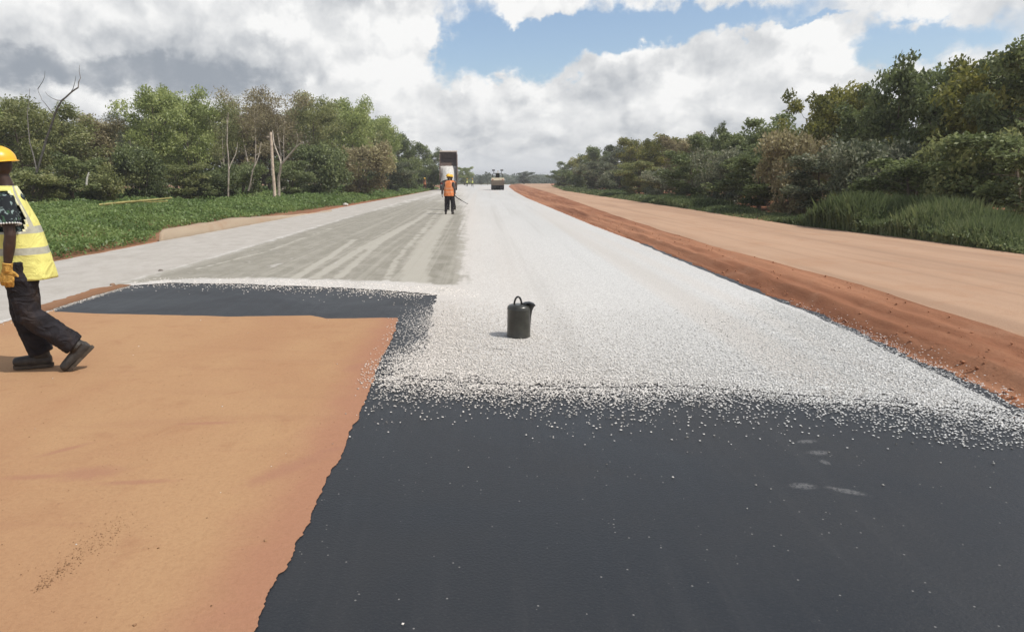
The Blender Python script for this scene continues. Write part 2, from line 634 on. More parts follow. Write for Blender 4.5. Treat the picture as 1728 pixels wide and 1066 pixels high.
    principled(nt, out, c, nt.m('ADD', nt.lin(big, 0.3, 0.7, 0.36, 0.58), nt.m('MULTIPLY', nt.m('SUBTRACT', strk, 0.5), 0.16)), 0.5, nt.bump(h, 0.38, 0.006))
    M['bitumen'] = m
    # aggregate: white stone chippings, rolled lane and shoulder are masks of wear
    m, nt, out = material('stone_chippings')
    co, lc = lane_coords(nt)
    lane = nt.n('ShaderNodeAttribute', _attribute_name='lane').outputs['Fac']
    shoulder = nt.n('ShaderNodeAttribute', _attribute_name='shoulder').outputs['Fac']
    near = nt.n('ShaderNodeAttribute', _attribute_name='front').outputs['Fac']
    big = nt.noise(nt.mapping(lc, (0.55, 0.10, 1)), 1.0, 5, 0.6, 0.3)
    tr_a = nt.n('ShaderNodeAttribute', _attribute_name='track').outputs['Fac']
    s1 = nt.noise(nt.mapping(lc, (1.5, 0.022, 1), loc=(4.4, 0, 0)), 1.0, 5, 0.55, 0.15)
    s2 = nt.noise(nt.mapping(lc, (5.5, 0.05, 1), loc=(1.4, 0, 0)), 1.0, 4, 0.6, 0.2)
    blot = nt.noise(nt.mapping(co, (1, 0.6, 1)), 2.4, 6, 0.7, 0.5)
    fine = nt.noise(co, 38, 5, 0.75)
    vor = nt.n('ShaderNodeTexVoronoi', Scale=52.0, Vector=co)
    cell = nt.n('ShaderNodeTexWhiteNoise', Vector=vor.outputs['Position']).outputs['Value']
    sepc = nt.n('ShaderNodeSeparateXYZ', Vector=co)
    warm = nt.ss(sepc.outputs[0], 3.0, -0.3)
    white = nt.mix(warm, (0.450, 0.445, 0.430), (0.490, 0.455, 0.415))
    white = nt.mix(nt.ss(cell, 0.0, 1.0), white, nt.mix(0.35, white, (0.85, 0.84, 0.80)))
    white = nt.mix(nt.m('MULTIPLY', nt.ss(big, 0.35, 0.7), 0.22), white, (0.40, 0.385, 0.36))
    white = nt.mix(nt.m('MULTIPLY', nt.ss(s1, 0.50, 0.68), 0.38), white, (0.37, 0.355, 0.325))
    s3 = nt.noise(nt.mapping(lc, (0.9, 0.012, 1), loc=(9, 0, 0)), 1.0, 3, 0.5, 0.1)
    white = nt.mix(nt.m('MULTIPLY', nt.ss(s3, 0.48, 0.62), 0.5), white, (0.525, 0.485, 0.440))
    gap = nt.m('MULTIPLY', nt.ss(vor.outputs['Distance'], 0.42, 0.72), nt.lin(near, 0.0, 1.0, 0.55, 0.10))
    white = nt.mix(gap, white, (0.08, 0.08, 0.08))
    white = nt.mix(nt.m('MULTIPLY', nt.ss(fine, 0.5, 0.75), 0.25), white, (0.28, 0.27, 0.25))
    grey = nt.mix(nt.ss(fine, 0.35, 0.7), (0.255, 0.238, 0.195), (0.180, 0.167, 0.132))
    grey = nt.mix(nt.m('MULTIPLY', nt.ss(blot, 0.38, 0.62), 0.6), grey, (0.33, 0.308, 0.262))
    track = nt.m('ADD', nt.m('MULTIPLY', nt.ss(nt.m('ADD', tr_a, nt.m('MULTIPLY', nt.m('SUBTRACT', blot, 0.5), 0.7)), 0.35, 0.8), 0.9), nt.m('MULTIPLY', nt.ss(s2, 0.46, 0.66), 0.50))
    track = nt.m('MINIMUM', track, 1.0)
    grey = nt.mix(nt.m('MULTIPLY', track, 0.85), grey, (0.40, 0.375, 0.32))
    lm = nt.m('ADD', lane, nt.m('MULTIPLY', nt.m('SUBTRACT', blot, 0.5), 1.25))
    lm = nt.m('ADD', lm, nt.m('MULTIPLY', nt.m('SUBTRACT', s2, 0.5), 0.8))
    c = nt.mix(nt.ss(lm, 0.3, 0.72), white, grey)
    sc = nt.mix(nt.ss(blot, 0.35, 0.7), (0.44, 0.41, 0.37), (0.37, 0.34, 0.30))
    sc = nt.mix(nt.m('MULTIPLY', nt.ss(fine, 0.45, 0.7), 0.4), sc, (0.29, 0.26, 0.22))
    c = nt.mix(nt.ss(nt.m('ADD', shoulder, nt.m('MULTIPLY', nt.m('SUBTRACT', blot, 0.5), 0.4)), 0.4, 0.6), c, sc)
    h = nt.m('SUBTRACT', fine, nt.m('MULTIPLY', vor.outputs['Distance'], 1.0))
    principled(nt, out, c, 0.9, 0.2, nt.bump(h, 0.4, 0.012))
    M['chips'] = m
    # loose chips, coloured per stone
    m, nt, out = material('loose_stone')
    t = nt.n('ShaderNodeAttribute', _attribute_name='tone').outputs['Fac']
    ob = nt.n('ShaderNodeTexCoord').outputs['Object']
    warm = nt.ss(nt.n('ShaderNodeSeparateXYZ', Vector=ob).outputs[0], 3.0, -0.3)
    hi = nt.mix(warm, (0.87, 0.86, 0.83), (0.90, 0.84, 0.77))
    r = nt.n('ShaderNodeValToRGB', Fac=t)
    r.color_ramp.elements[0].color = (0.06, 0.058, 0.055, 1)
    r.color_ramp.elements[1].color = (1, 1, 1, 1)
    e = r.color_ramp.elements.new(0.35)
    e.color = (0.50, 0.49, 0.47, 1)
    mul = nt.n('ShaderNodeMix', _data_type='RGBA', _blend_type='MULTIPLY')
    mul.inputs[0].default_value = 1
    nt.put(mul.inputs[6], hi)
    nt.put(mul.inputs[7], r.outputs[0])
    principled(nt, out, mul.outputs[2], 0.85, 0.25)
    M['stone'] = m

    def earth(name, c1, c2, c3, stretch, grit=0.3):
        m, nt, out = material(name)
        co, lc = lane_coords(nt)
        a = nt.noise(nt.mapping(lc, (stretch, 0.07, 1)), 1.0, 6, 0.6, 0.3)
        b = nt.noise(co, 1.1, 6, 0.65, 0.4)
        f = nt.noise(co, 26, 6, 0.75)
        c = nt.mix(nt.ss(a, 0.40, 0.60), c1, c2)
        c = nt.mix(nt.m('MULTIPLY', nt.ss(b, 0.48, 0.72), 0.5), c, c3)
        c = nt.mix(nt.m('MULTIPLY', nt.ss(f, 0.45, 0.7), grit), c, tuple(x * 0.62 for x in c1))
        tr2 = nt.noise(nt.mapping(lc, (3.2, 0.05, 1), loc=(2, 0, 0)), 1.0, 3, 0.5, 0.2)
        c = nt.mix(nt.m('MULTIPLY', nt.ss(tr2, 0.52, 0.66), 0.35), c, tuple(x * 0.72 for x in c2))
        h = nt.m('ADD', f, nt.m('MULTIPLY', a, 2.0))
        principled(nt, out, c, 0.95, 0.1, nt.bump(h, 0.55, 0.03))
        return m
    M['red'] = earth('red_earth', (0.365, 0.175, 0.098), (0.245, 0.105, 0.057), (0.38, 0.205, 0.125), 1.6, 0.45)
    M['tan'] = earth('tan_track', (0.440, 0.290, 0.195), (0.385, 0.250, 0.168), (0.37, 0.205, 0.12), 0.7, 0.2)
    M['verge'] = earth('verge_soil', (0.30, 0.16, 0.09), (0.23, 0.12, 0.065), (0.34, 0.21, 0.13), 1.0, 0.5)
    M['berm'] = earth('compacted_soil', (0.42, 0.34, 0.25), (0.36, 0.28, 0.20), (0.33, 0.20, 0.125), 0.8, 0.3)


make_ground_materials()

# ---------------------------------------------------------------- ground sheets
gp = MB()
gp.add([(-1499, -59, 0), (1499, -59, 0), (1499, 2399, 0), (-1499, 2399, 0)], [(0, 1, 2, 3)])
plain = gp.build('ground', M['plain'], smooth=False)
plain.location.z = -0.22
tag(plain, kind='structure')

# verge soil under the left weeds
verge = sheet('verge', ragged([(-60, 8.0)] + [(x - 0.2, y) for x, y in L_OUT] + [(-4, 235), (-90, 240)], 2.5, 0.15, 3, close=True), -0.045, M['verge'])


def grid_pts(x0, x1, ys, dx):
    pts = []
    for y in ys:
        st = dx * max(1.0, y / 14.0)
        n = max(2, int((x1 - x0) / st))
        pts += [(x0 + (x1 - x0) * (i + 0.5 * (int(y * 7) % 2)) / n, y) for i in range(n)]
    return pts


def grow(y0, y1, d0, k):
    ys = []
    y = y0
    while y < y1:
        ys.append(y)
        y += d0 + k * (y - y0)
    return ys


# laterite base sheet
lat_poly = ragged(LAT_RIGHT[::-1], 0.012, 0.017, 5, 2.6) + ragged(LAT_TOP[::-1], 0.05, 0.02, 6) + \
    ragged(g2([(92, 524), (75, 512), (-100, 560), (-420, 640)]), 0.1, 0.03, 8) + [(-14.0, 2.2), (-14.0, 0.2), tuple(LAT_RIGHT[-1])]


def edge_lat(Q):
    return np.minimum(1.5, np.abs(seg_dist(Q, LAT_RIGHT)))


inner = [p for p in grid_pts(-13.5, 0.2, grow(0.4, 9.0, 0.14, 0.0), 0.16)]
laterite = sheet('laterite_surface', lat_poly, 0.006, M['laterite'], inner, {'edge': edge_lat})
# bitumen sheet under everything dark (ragged laterite edge lies proud of it)
bit_poly = [(LAT_RIGHT[-1][0] - 0.8, 0.2), (8, 0.2), (9, 6.2), (2.0, 12.0), (-1.0, 12.0), (-7.2, 12.4), (-7.2, 8.6), (-3.0, 7.4)]
bit_poly = [(-1.6, 0.2), (9.0, 0.2), (9.0, 4.2)] + [(x - 0.10, y) for x, y in R_EDGE[1:5]] + [(2.0, 11.0)] + \
    ragged(g2([(722, 494), (639, 489), (523, 482), (398, 478), (291, 475), (185, 480), (60, 520), (60, 535)]), 0.06, 0.03, 4) + \
    g2([(199, 540), (400, 545), (600, 546), (620, 600), (560, 700), (480, 850), (400, 1000)])
bitumen = sheet('bitumen_surface', bit_poly, 0.002, M['bitumen'])

# chippings sheet (road)
chip_left_in = [(x + 0.12, y) for x, y in CHIP_LEFT]
chip_front_in = [(x, y + 0.20) for x, y in CHIP_FRONT]
poly = ragged(chip_front_in[:], 0.015, 0.17, 11, 2.6)[:-1]
poly += [tuple(p) for p in ragged(R_EDGE[1:], 0.12, 0.035, 12)]
poly += ragged(L_OUT[::-1], 0.3, 0.06, 13)
poly += ragged(g2([(-420, 674), (-100, 576), (75, 525), (199, 484)]), 0.05, 0.07, 14)
poly += ragged(g2([(199, 484), (291, 478), (398, 480), (523, 484), (639, 490), (718, 496)]), 0.04, 0.035, 15)[1:]
poly += ragged(chip_left_in, 0.03, 0.04, 16, 1.5)
LANE_L = g2([(199, 479), (338, 441), (444, 409), (569, 372), (727, 328), (762, 314)])
LANE_R = g2([(790, 489), (784, 440), (785, 400), (786, 360), (790, 330), (791, 314)])
LANE_B = g2([(180, 484), (300, 473), (430, 471), (520, 473), (640, 476), (790, 482)])


TRACKS = [(g2([(478, 483), (532, 448), (560, 432), (600, 404)]), .10), (g2([(530, 470), (616, 416), (708, 369), (745, 338)]), .13),
          (g2([(570, 470), (639, 411), (715, 366), (748, 338)]), .10), (g2([(650, 478), (668, 440), (705, 398), (745, 352)]), .07),
          (g2([(700, 485), (703, 445), (724, 405), (752, 368), (768, 340)]), .30), (g2([(330, 455), (450, 425), (560, 385)]), .06)]


def lane_mask(Q):
    a = -seg_dist(Q, LANE_L)
    b = seg_dist(Q, LANE_R)
    c = seg_dist(Q, LANE_B)
    y = Q[:, 1]
    d = np.minimum(np.minimum(a / 0.60, b / 1.0), c * 1.2 / 0.55)
    band = 0.28 * np.exp(-((b - 0.40) / 0.20) ** 2) * (y < 30)
    return np.clip(np.clip(0.5 + d, 0, 1) * np.where(y < 34, 0.80, np.maximum(0.30, 0.80 - (y - 34) / 110)) + band, 0, 1)


def track_mask(Q):
    out = np.zeros(len(Q))
    for ln, wd in TRACKS:
        out = np.maximum(out, np.exp(-(seg_dist(Q, ln) / wd) ** 2))
    return out


def sh_mask(Q):
    a = seg_dist(Q, LANE_L)
    low = Q[:, 1] < LANE_L[0][1]
    a = np.where(low, np.where(Q[:, 0] < LANE_L[0][0], 1.0, -1.0), a)
    return np.clip(0.5 + a / 0.5, 0, 1)


def front_mask(Q):
    return np.clip((Q[:, 1] - 5.2) / 3.0, 0, 1)


ip = grid_pts(-9.5, 7.5, grow(4.0, 205, 0.30, 0.022), 0.30)
ip += [(x + 0.013, y + 0.017) for x, y in grid_pts(-7.0, 0.4, grow(9.3, 34, 0.16, 0.015), 0.10)]
road = sheet('road', poly, 0.010, M['chips'], ip, {'lane': lane_mask, 'shoulder': sh_mask, 'front': front_mask, 'track': track_mask})

# red earth margin on the right, with furrows pushed up by the grader
TL = g2([(1990, 650), (1728, 566), (1507, 496), (1446, 477), (1347, 452), (1232, 422), (1155, 400), (1041, 364), (934, 327), (893, 315), (873, 309.2)], 0.16)
TR = g2([(1990, 470), (1728, 432), (1507, 401), (1347, 382), (1232, 366), (1117, 347), (1041, 336), (949, 322), (930, 315), (926, 309.6)], 0.16)
RE = [(x - 0.12, y) for x, y in R_EDGE]


def resample(line, n, key):
    ys = [p[1] for p in line]
    out = []
    for k in key:
        for (a, b) in zip(line[:-1], line[1:]):
            lo, hi = min(a[1], b[1]), max(a[1], b[1])
            if lo <= k <= hi and hi > lo:
                t = (k - a[1]) / (b[1] - a[1])
                out.append(a[0] + t * (b[0] - a[0]))
                break
        else:
            a, b = (line[0], line[1]) if k < min(ys) else (line[-2], line[-1])
            t = (k - a[1]) / (b[1] - a[1]) if b[1] != a[1] else 0
            out.append(a[0] + t * (b[0] - a[0]))
    return out


ys = grow(1.0, 240, 0.11, 0.018)
xa = resample(RE, 0, ys)
xb = [x_ + noise.noise(Vector((y_ * 0.45, 3, 3))) * .06 + noise.noise(Vector((y_ * 2.1, 8, 3))) * .04 for x_, y_ in zip(resample(TL, 0, ys), ys)]
NX = 64
V, F = [], []
for i, y in enumerate(ys):
    for j in range(NX + 1):
        t = j / NX
        x = xa[i] + (xb[i] - xa[i]) * t
        prof = -0.10 * math.sin(math.pi * min(1, t / 0.55)) * (t < 0.55) + 0.155 * (max(0, (t - 0.42) / 0.58) ** 0.9 if t > 0.42 else 0)
        wv = math.sin(math.pi * t) ** 0.5
        x_r = x - 0.037 * y
        fur = noise.noise(Vector((x_r * 2.3, y * 0.10, 2.0))) * 0.05 + noise.noise(Vector((x_r * 6.5, y * 0.35, 7.0))) * 0.035 + noise.noise(Vector((x_r * 5, y * 2.6, 4.0))) * 0.030 + \
            noise.noise(Vector((x * 9, y * 7, 1.0))) * 0.022 - 0.05 * max(0, 1 - abs(t - 0.33) / 0.06) * (0.5 + noise.noise(Vector((1, y * 0.4, 0))))
        z = -0.004 + prof + fur * wv
        V.append((x, y, max(z, -0.12)))
for i in range(len(ys) - 1):
    for j in range(NX):
        a = i * (NX + 1) + j
        F.append((a, a + 1, a + NX + 2, a + NX + 1))
bank = link('road_bank', mesh_np('road_bank', V, F, M['red'], True))
tag(bank, kind='structure')
# tan track
xc = resample(TR, 0, ys)
V, F = [], []
NT2 = 16
for i, y in enumerate(ys):
    for j in range(NT2 + 1):
        t = j / NT2
        x = xb[i] - 0.03 + (xc[i] + 0.4 - xb[i]) * t
        x_r = x - 0.037 * y
        z = 0.152 + noise.noise(Vector((x_r * 0.9, y * 0.06, 3))) * 0.03 * math.sin(math.pi * t) + noise.noise(Vector((x * 2, y * 1.1, 3))) * 0.006 * min(1, 3 * t) - (0.02 if j == 0 else 0)
        V.append((x, y, z))
for i in range(len(ys) - 1):
    for j in range(NT2):
        a = i * (NT2 + 1) + j
        F.append((a, a + 1, a + NT2 + 2, a + NT2 + 1))
track = link('dirt_track', mesh_np('dirt_track', V, F, M['tan'], True))
tag(track, kind='structure')
# red soil beyond the track, running under the trees
V, F = [], []
for i, y in enumerate(ys):
    for j in range(9):
        t = j / 8
        x = xc[i] + 0.3 + (6 + y * 0.35) * t
        z = 0.148 + 0.04 * noise.noise(Vector((x * 0.9, y * 0.5, 9))) + (0.05 * t)
        V.append((x, y, z if j else 0.14))
for i in range(len(ys) - 1):
    for j in range(8):
        a = i * 9 + j
        F.append((a, a + 1, a + 10, a + 9))
fb = link('forest_floor', mesh_np('forest_floor', V, F, M['red'], True))
tag(fb, kind='structure')

# raised slab of compacted soil at the left road edge and the thin red line after it
e1 = g2([(268, 408), (444, 376), (560, 354)])
top = g2([(282, 391), (385, 372.5), (470, 361), (560, 351)], 0.17)
V = []
F = []
n = 60
for i in range(n + 1):
    t = i / n
    def pl(line, t):
        k = t * (len(line) - 1)
        a = min(int(k), len(line) - 2)
        return Vector(line[a]).lerp(Vector(line[a + 1]), k - a)
    p, q = pl(e1, t), pl(top, t)
    fade = 1.0 if t < 0.35 else max(0.08, 1 - (t - 0.35) * 1.9)
    for k, (s, z) in enumerate([(0.0, -0.05), (0.03, 0.03), (0.14, 0.20), (0.45, 0.27), (1.0, 0.25), (1.04, -0.06)]):
        r_ = p.lerp(q, s)
        jit = noise.noise(Vector((r_.x * 2, r_.y, k))) * 0.03
        V.append((r_.x, r_.y, z * (fade if z > 0 else 1) + (jit if 0 < k < 5 else 0)))
for i in range(n):
    for k in range(5):
        a = i * 6 + k
        F.append((a, a + 6, a + 7, a + 1))
me = bpy.data.meshes.new('embankment')
me.from_pydata(V, [], F + [(0, 1, 2, 3, 4, 5)])
me.materials.append(M['berm'])
me.polygons.foreach_set('use_smooth', [True] * len(me.polygons))
tag(link('embankment', me), kind='structure')

# red soil strip between slab and shoulder
strip = g2([(60, 452), (264, 411), (444, 378), (583, 350.5), (700, 328), (735, 321)])
stri2 = g2([(735, 319), (690, 325), (600, 342), (520, 357), (444, 371), (330, 392), (250, 408), (60, 448)])
sheet('soil_strip', ragged(strip, 0.3, 0.08, 21) + ragged(stri2, 0.3, 0.12, 22), -0.02, M['red'])


fr_a = [p for p in R_EDGE[1:8]]
sheet('bitumen_fringe', ragged([(x - 0.15, y) for x, y in fr_a], .05, .02, 51) + ragged([(x + 0.10, y) for x, y in fr_a[::-1]], .03, .07, 52, 1.6), 0.0065, M['bitumen'])
sheet('soil_seam', ragged(g2([(60, 540), (80, 527), (130, 509), (200, 488), (222, 482)]), .04, .03, 41) + ragged(g2([(205, 481), (150, 490), (110, 503), (60, 524)]), .04, .08, 42), 0.014, M['verge'])

# ---------------------------------------------------------------- loose chips: many small stones as one heap
def octas(P, size, seed, tone, squash=0.6):
    rs = np.random.RandomState(seed)
    n = len(P)
    base = np.array([(1, 0, 0), (-1, 0, 0), (0, 1, 0), (0, -1, 0), (0, 0, 1), (0, 0, -1)], float)
    q = np.repeat(base[None], n, 0)
    q += rs.uniform(-0.32, 0.32, q.shape)
    a = rs.uniform(0, 2 * np.pi, n)
    ca, sa = np.cos(a), np.sin(a)
    x = q[:, :, 0] * ca[:, None] - q[:, :, 1] * sa[:, None]
    y = q[:, :, 0] * sa[:, None] + q[:, :, 1] * ca[:, None]
    q = np.stack([x, y, q[:, :, 2] * squash], 2) * (size * rs.uniform(0.6, 1.25, n))[:, None, None]
    V = (q + P[:, None, :]).reshape(-1, 3)
    tri = np.array([(0, 2, 4), (2, 1, 4), (1, 3, 4), (3, 0, 4), (2, 0, 5), (1, 2, 5), (3, 1, 5), (0, 3, 5)])
    F = (tri[None] + (np.arange(n) * 6)[:, None, None]).reshape(-1, 3)
    return V, F, np.repeat(tone, 6)


def vnoise(P, s, seed):
    """cheap value noise on an (n,2) array"""
    rs = np.random.RandomState(seed)
    T = rs.rand(64, 64)
    q = P * s
    i = np.floor(q).astype(int)
    f = q - i
    f = f * f * (3 - 2 * f)
    i0, i1 = i % 64, (i + 1) % 64
    return (T[i0[:, 0], i0[:, 1]] * (1 - f[:, 0]) * (1 - f[:, 1]) + T[i1[:, 0], i0[:, 1]] * f[:, 0] * (1 - f[:, 1])
            + T[i0[:, 0], i1[:, 1]] * (1 - f[:, 0]) * f[:, 1] + T[i1[:, 0], i1[:, 1]] * f[:, 0] * f[:, 1])


rs = np.random.RandomState(7)
N = 420000
P = np.stack([rs.uniform(-1.2, 7.2, N), rs.uniform(3.7, 9.0, N)], 1)
s_front = seg_dist(P, CHIP_FRONT)                      # positive beyond the front (away from camera)
s_left = seg_dist(P, CHIP_LEFT)                        # direction runs towards the camera: positive = right
s_right = seg_dist(P, R_EDGE[:8])                      # runs away from camera: positive = left
big = vnoise(P, 0.9, 3)
ps = vnoise(P, 4.0, 4)


def fall(s, inner, tail):
    return np.where(s > inner, 1.0, np.exp((s - inner) / tail))


fr = fall(s_front + (big - 0.5) * 0.16, 0.04, 0.13 + 0.13 * vnoise(P, 1.3, 8))
lf = fall(s_left + (big - 0.5) * 0.16, 0.06, 0.15)
rt = fall(s_right + (big - 0.5) * 0.1, 0.08, 0.10)
dens = np.minimum(np.minimum(fr, lf), rt)
dens *= np.where(dens < 0.95, 0.35 + 1.0 * ps, 1.0)
inside = (s_front > 0.35) & (s_left > 0.3)
dens *= np.clip(1.0 - (P[:, 1] - 5.6) / 3.2, 0.0, 1.0)
di = np.minimum(np.minimum(s_front, s_left), s_right)
dens *= np.where(di > 0.38, 0.14 + 0.62 * np.exp(-(di - 0.38) / 0.30), 1.0)
# left lane strip keeps clear of the laterite pad
lat_d = seg_dist(P, LAT_RIGHT)
dens *= np.where(lat_d < -0.12, 0.0, np.where(lat_d < 0, 0.5, 1))
keep = rs.rand(N) < dens * 0.97
P = P[keep]
tone = rs.uniform(0.55, 1.0, len(P)) ** 0.8
dark = rs.rand(len(P)) < 0.045 + 0.08 * (fall(seg_dist(P, CHIP_FRONT), 0.3, .2) < .99)
tone[dark] = rs.uniform(0.05, 0.35, dark.sum())
for (a, b, wd) in [((1188, 543), (1232, 572), 0.025), ((1262, 541), (1290, 545), 0.03), ((1300, 538), (1318, 540), 0.02), ((826, 590), (852, 592), 0.02)]:
    ga, gb = G(*a), G(*b)
    dd = np.abs(seg_dist(P, [(ga.x, ga.y), (gb.x, gb.y)]))
    k = dd < wd * (0.5 + vnoise(P, 14, 5))
    tone[k] *= 0.25
Z = np.where(seg_dist(P, CHIP_FRONT) > 0.1, 0.013, 0.008) + rs.uniform(0, 0.004, len(P))
V1, F1, T1 = octas(np.column_stack([P, Z]), 0.0078, 1, tone, 0.26)
# strips at the far side of the bitumen patch, along the margins, and strays on bitumen and laterite
N = 60000
Q = np.stack([rs.uniform(-6.2, 0.3, N), rs.uniform(7.2, 11.0, N)], 1)
s_t = seg_dist(Q, BIT_TOP[1:])                         # positive = beyond the patch
far_y = Q[:, 1] < 10.6
dn = np.where(s_t > 0, 0.8, np.exp(s_t / 0.16)) * np.where(s_t > 0.7, 0, 1)
dn *= np.where((seg_dist(Q, CHIP_LEFT) > -0.05) & (s_t < 0), 0, 1) * (0.3 + vnoise(Q, 3.0, 9))
dn *= np.where(Q[:, 0] < BIT_TOP[1][0], 0, 1)
dn *= 0.4 + 0.9 * np.clip((Q[:, 0] + 3.8) / 3.0, 0, 1)
Q = Q[rs.rand(N) < dn * 0.55]
N = 5200
S = np.stack([rs.uniform(-0.9, 6.5, N), rs.uniform(1.5, 5.2, N)], 1)
sf = seg_dist(S, CHIP_FRONT)
S = S[(seg_dist(S, LAT_RIGHT) > 0.02) & (rs.rand(N) < np.where(sf > 0, 0, 0.006 + 0.45 * np.exp(sf / 0.30)))]
N = 2400
U = np.stack([rs.uniform(-7, 0.2, N), rs.uniform(1.5, 7.5, N)], 1)
e = np.abs(seg_dist(U, LAT_RIGHT))
U = U[(seg_dist(U, LAT_RIGHT) < 0) & (rs.rand(N) < (0.015 + 0.22 * np.exp(-e / 0.15) * (U[:, 1] > 5.0)))]
N = 2600
e1_, e2_ = np.array(tuple(G(40, 537))[:2]), np.array(tuple(G(215, 483))[:2])
t_ = rs.rand(N)
W_ = e1_ + (e2_ - e1_) * t_[:, None] + np.stack([rs.randn(N) * .05, rs.randn(N) * .16], 1)
U = np.concatenate([U, W_])
B = np.concatenate([Q, S, U])
sz = np.concatenate([np.full(len(Q), 0.011), np.full(len(S), 0.0062), np.full(len(U), 0.006)])
tb = np.concatenate([rs.uniform(0.3, 1, len(Q)), rs.uniform(0.05, 0.75, len(S)), rs.uniform(0.2, 0.9, len(U))])
V2, F2, T2 = octas(np.column_stack([B, np.full(len(B), 0.008)]), 1.0, 2, tb)
# scale those per stone
c = np.repeat(np.column_stack([B, np.full(len(B), 0.008)]), 6, 0)
V2 = c + (V2 - c) * np.repeat(sz, 6)[:, None]
Vc = np.concatenate([V1, V2])
Fc = np.concatenate([F1, F2 + len(V1)])
chips = link('gravel', mesh_np('gravel', Vc, Fc, M['stone'], False, {'tone': np.concatenate([T1, T2])}))
tag(chips, 'loose white stone chippings scattered along the edge of the fresh bitumen', 'gravel', kind='stuff')

# red clods along the graded bank
rs = np.random.RandomState(31)
N = 1500
yy_ = 3.5 + 32 * rs.rand(N) ** 1.8
xa_, xb_ = np.interp(yy_, ys, xa), np.interp(yy_, ys, xb)
tt_ = np.clip(np.where(rs.rand(N) < .6, 0.33 + rs.randn(N) * .07, rs.rand(N)), 0.02, .98)
xx_ = xa_ + (xb_ - xa_) * tt_
prf = np.where(tt_ < .55, -0.10 * np.sin(np.pi * np.minimum(1, tt_ / .55)), 0) + np.where(tt_ > .42, 0.155 * np.clip((tt_ - .42) / .58, 0, 1) ** .9, 0)
szb = rs.uniform(.006, .020, N) ** 1.0 * (0.5 + 0.8 * rs.rand(N))
posb = np.column_stack([xx_, yy_, prf + 0.005])
Vb, Fb, Tb = octas(posb, 1.0, 9, rs.rand(N), .8)
cb_ = np.repeat(posb, 6, 0)
Vb = cb_ + (Vb - cb_) * np.repeat(szb, 6)[:, None]
clod = link('soil_clods', mesh_np('soil_clods', Vb, Fb, simple('clod_soil', (0.34, 0.16, 0.09), .95, .1, .35, 20), False))
tag(clod, 'loose red soil clods strewn along the graded bank between road and dirt track', 'soil clods', kind='stuff')

# small clods and dark crumbs on the laterite
rs = np.random.RandomState(77)
N = 900
a, b = G(60, 1000), G(205, 880)
t = rs.rand(N)
C1 = np.stack([a.x + (b.x - a.x) * t, a.y + (b.y - a.y) * t], 1) + rs.randn(N, 2) * (0.012 + 0.06 * t[:, None])
N = 1300
C2 = np.stack([rs.uniform(-6, 0.0, N), rs.uniform(1.4, 7, N)], 1)
C2 = C2[seg_dist(C2, LAT_RIGHT) < -0.03]
C3 = np.array([tuple(G(448, 915))[:2], tuple(G(267, 927))[:2], tuple(G(357, 1024))[:2], tuple(G(228, 1057))[:2]])
Cc = np.concatenate([C1[:500], C2, C3])
szc = np.concatenate([rs.uniform(0.001, 0.0032, 500), rs.uniform(0.0012, 0.0035, len(C2)), [0.014, 0.006, 0.006, 0.006]])
pos = np.column_stack([Cc, np.full(len(Cc), 0.008)])
V3, F3, T3 = octas(pos, 1.0, 3, rs.rand(len(Cc)))
c = np.repeat(pos, 6, 0)
V3 = c + (V3 - c) * np.repeat(szc, 6)[:, None]
crumb = link('soil_crumbs', mesh_np('soil_crumbs', V3, F3, simple('crumb_soil', (0.25, 0.145, 0.08), 0.95, 0.1, 0.4, 30), False))
tag(crumb, 'small dark soil crumbs lying on the orange laterite surface', 'soil crumbs', kind='stuff')


# ---------------------------------------------------------------- vegetation
def leaf_mat(name, c_dark, c_mid, c_lite, trans=0.45, k=1.0):
    c_dark, c_mid, c_lite = [tuple(x * k for x in c_) for c_ in (c_dark, c_mid, c_lite)]
    m, nt, out = material(name)
    t = nt.n('ShaderNodeAttribute', _attribute_name='tint').outputs['Fac']
    rnd = nt.n('ShaderNodeObjectInfo').outputs['Random']
    t2 = nt.m('ADD', t, nt.lin(rnd, 0, 1, -0.10, 0.10))
    r = nt.n('ShaderNodeValToRGB', Fac=t2)
    r.color_ramp.elements[0].color = (*c_dark, 1)
    r.color_ramp.elements[0].position = 0.12
    r.color_ramp.elements[1].color = (*c_lite, 1)
    r.color_ramp.elements[1].position = 0.9
    e = r.color_ramp.elements.new(0.5)
    e.color = (*c_mid, 1)
    d = nt.n('ShaderNodeBsdfDiffuse', Color=r.outputs[0])
    tr = nt.n('ShaderNodeBsdfTranslucent', Color=r.outputs[0])
    mx = nt.n('ShaderNodeMixShader', i0=trans)
    nt.put(mx.inputs[1], d)
    nt.put(mx.inputs[2], tr)
    gl = nt.n('ShaderNodeBsdfGlossy', Roughness=0.5, Color=(0.5, 0.5, 0.5))
    mx2 = nt.n('ShaderNodeMixShader', i0=0.05)
    nt.put(mx2.inputs[1], mx)
    nt.put(mx2.inputs[2], gl)
    nt.put(out.inputs[0], mx2)
    return m


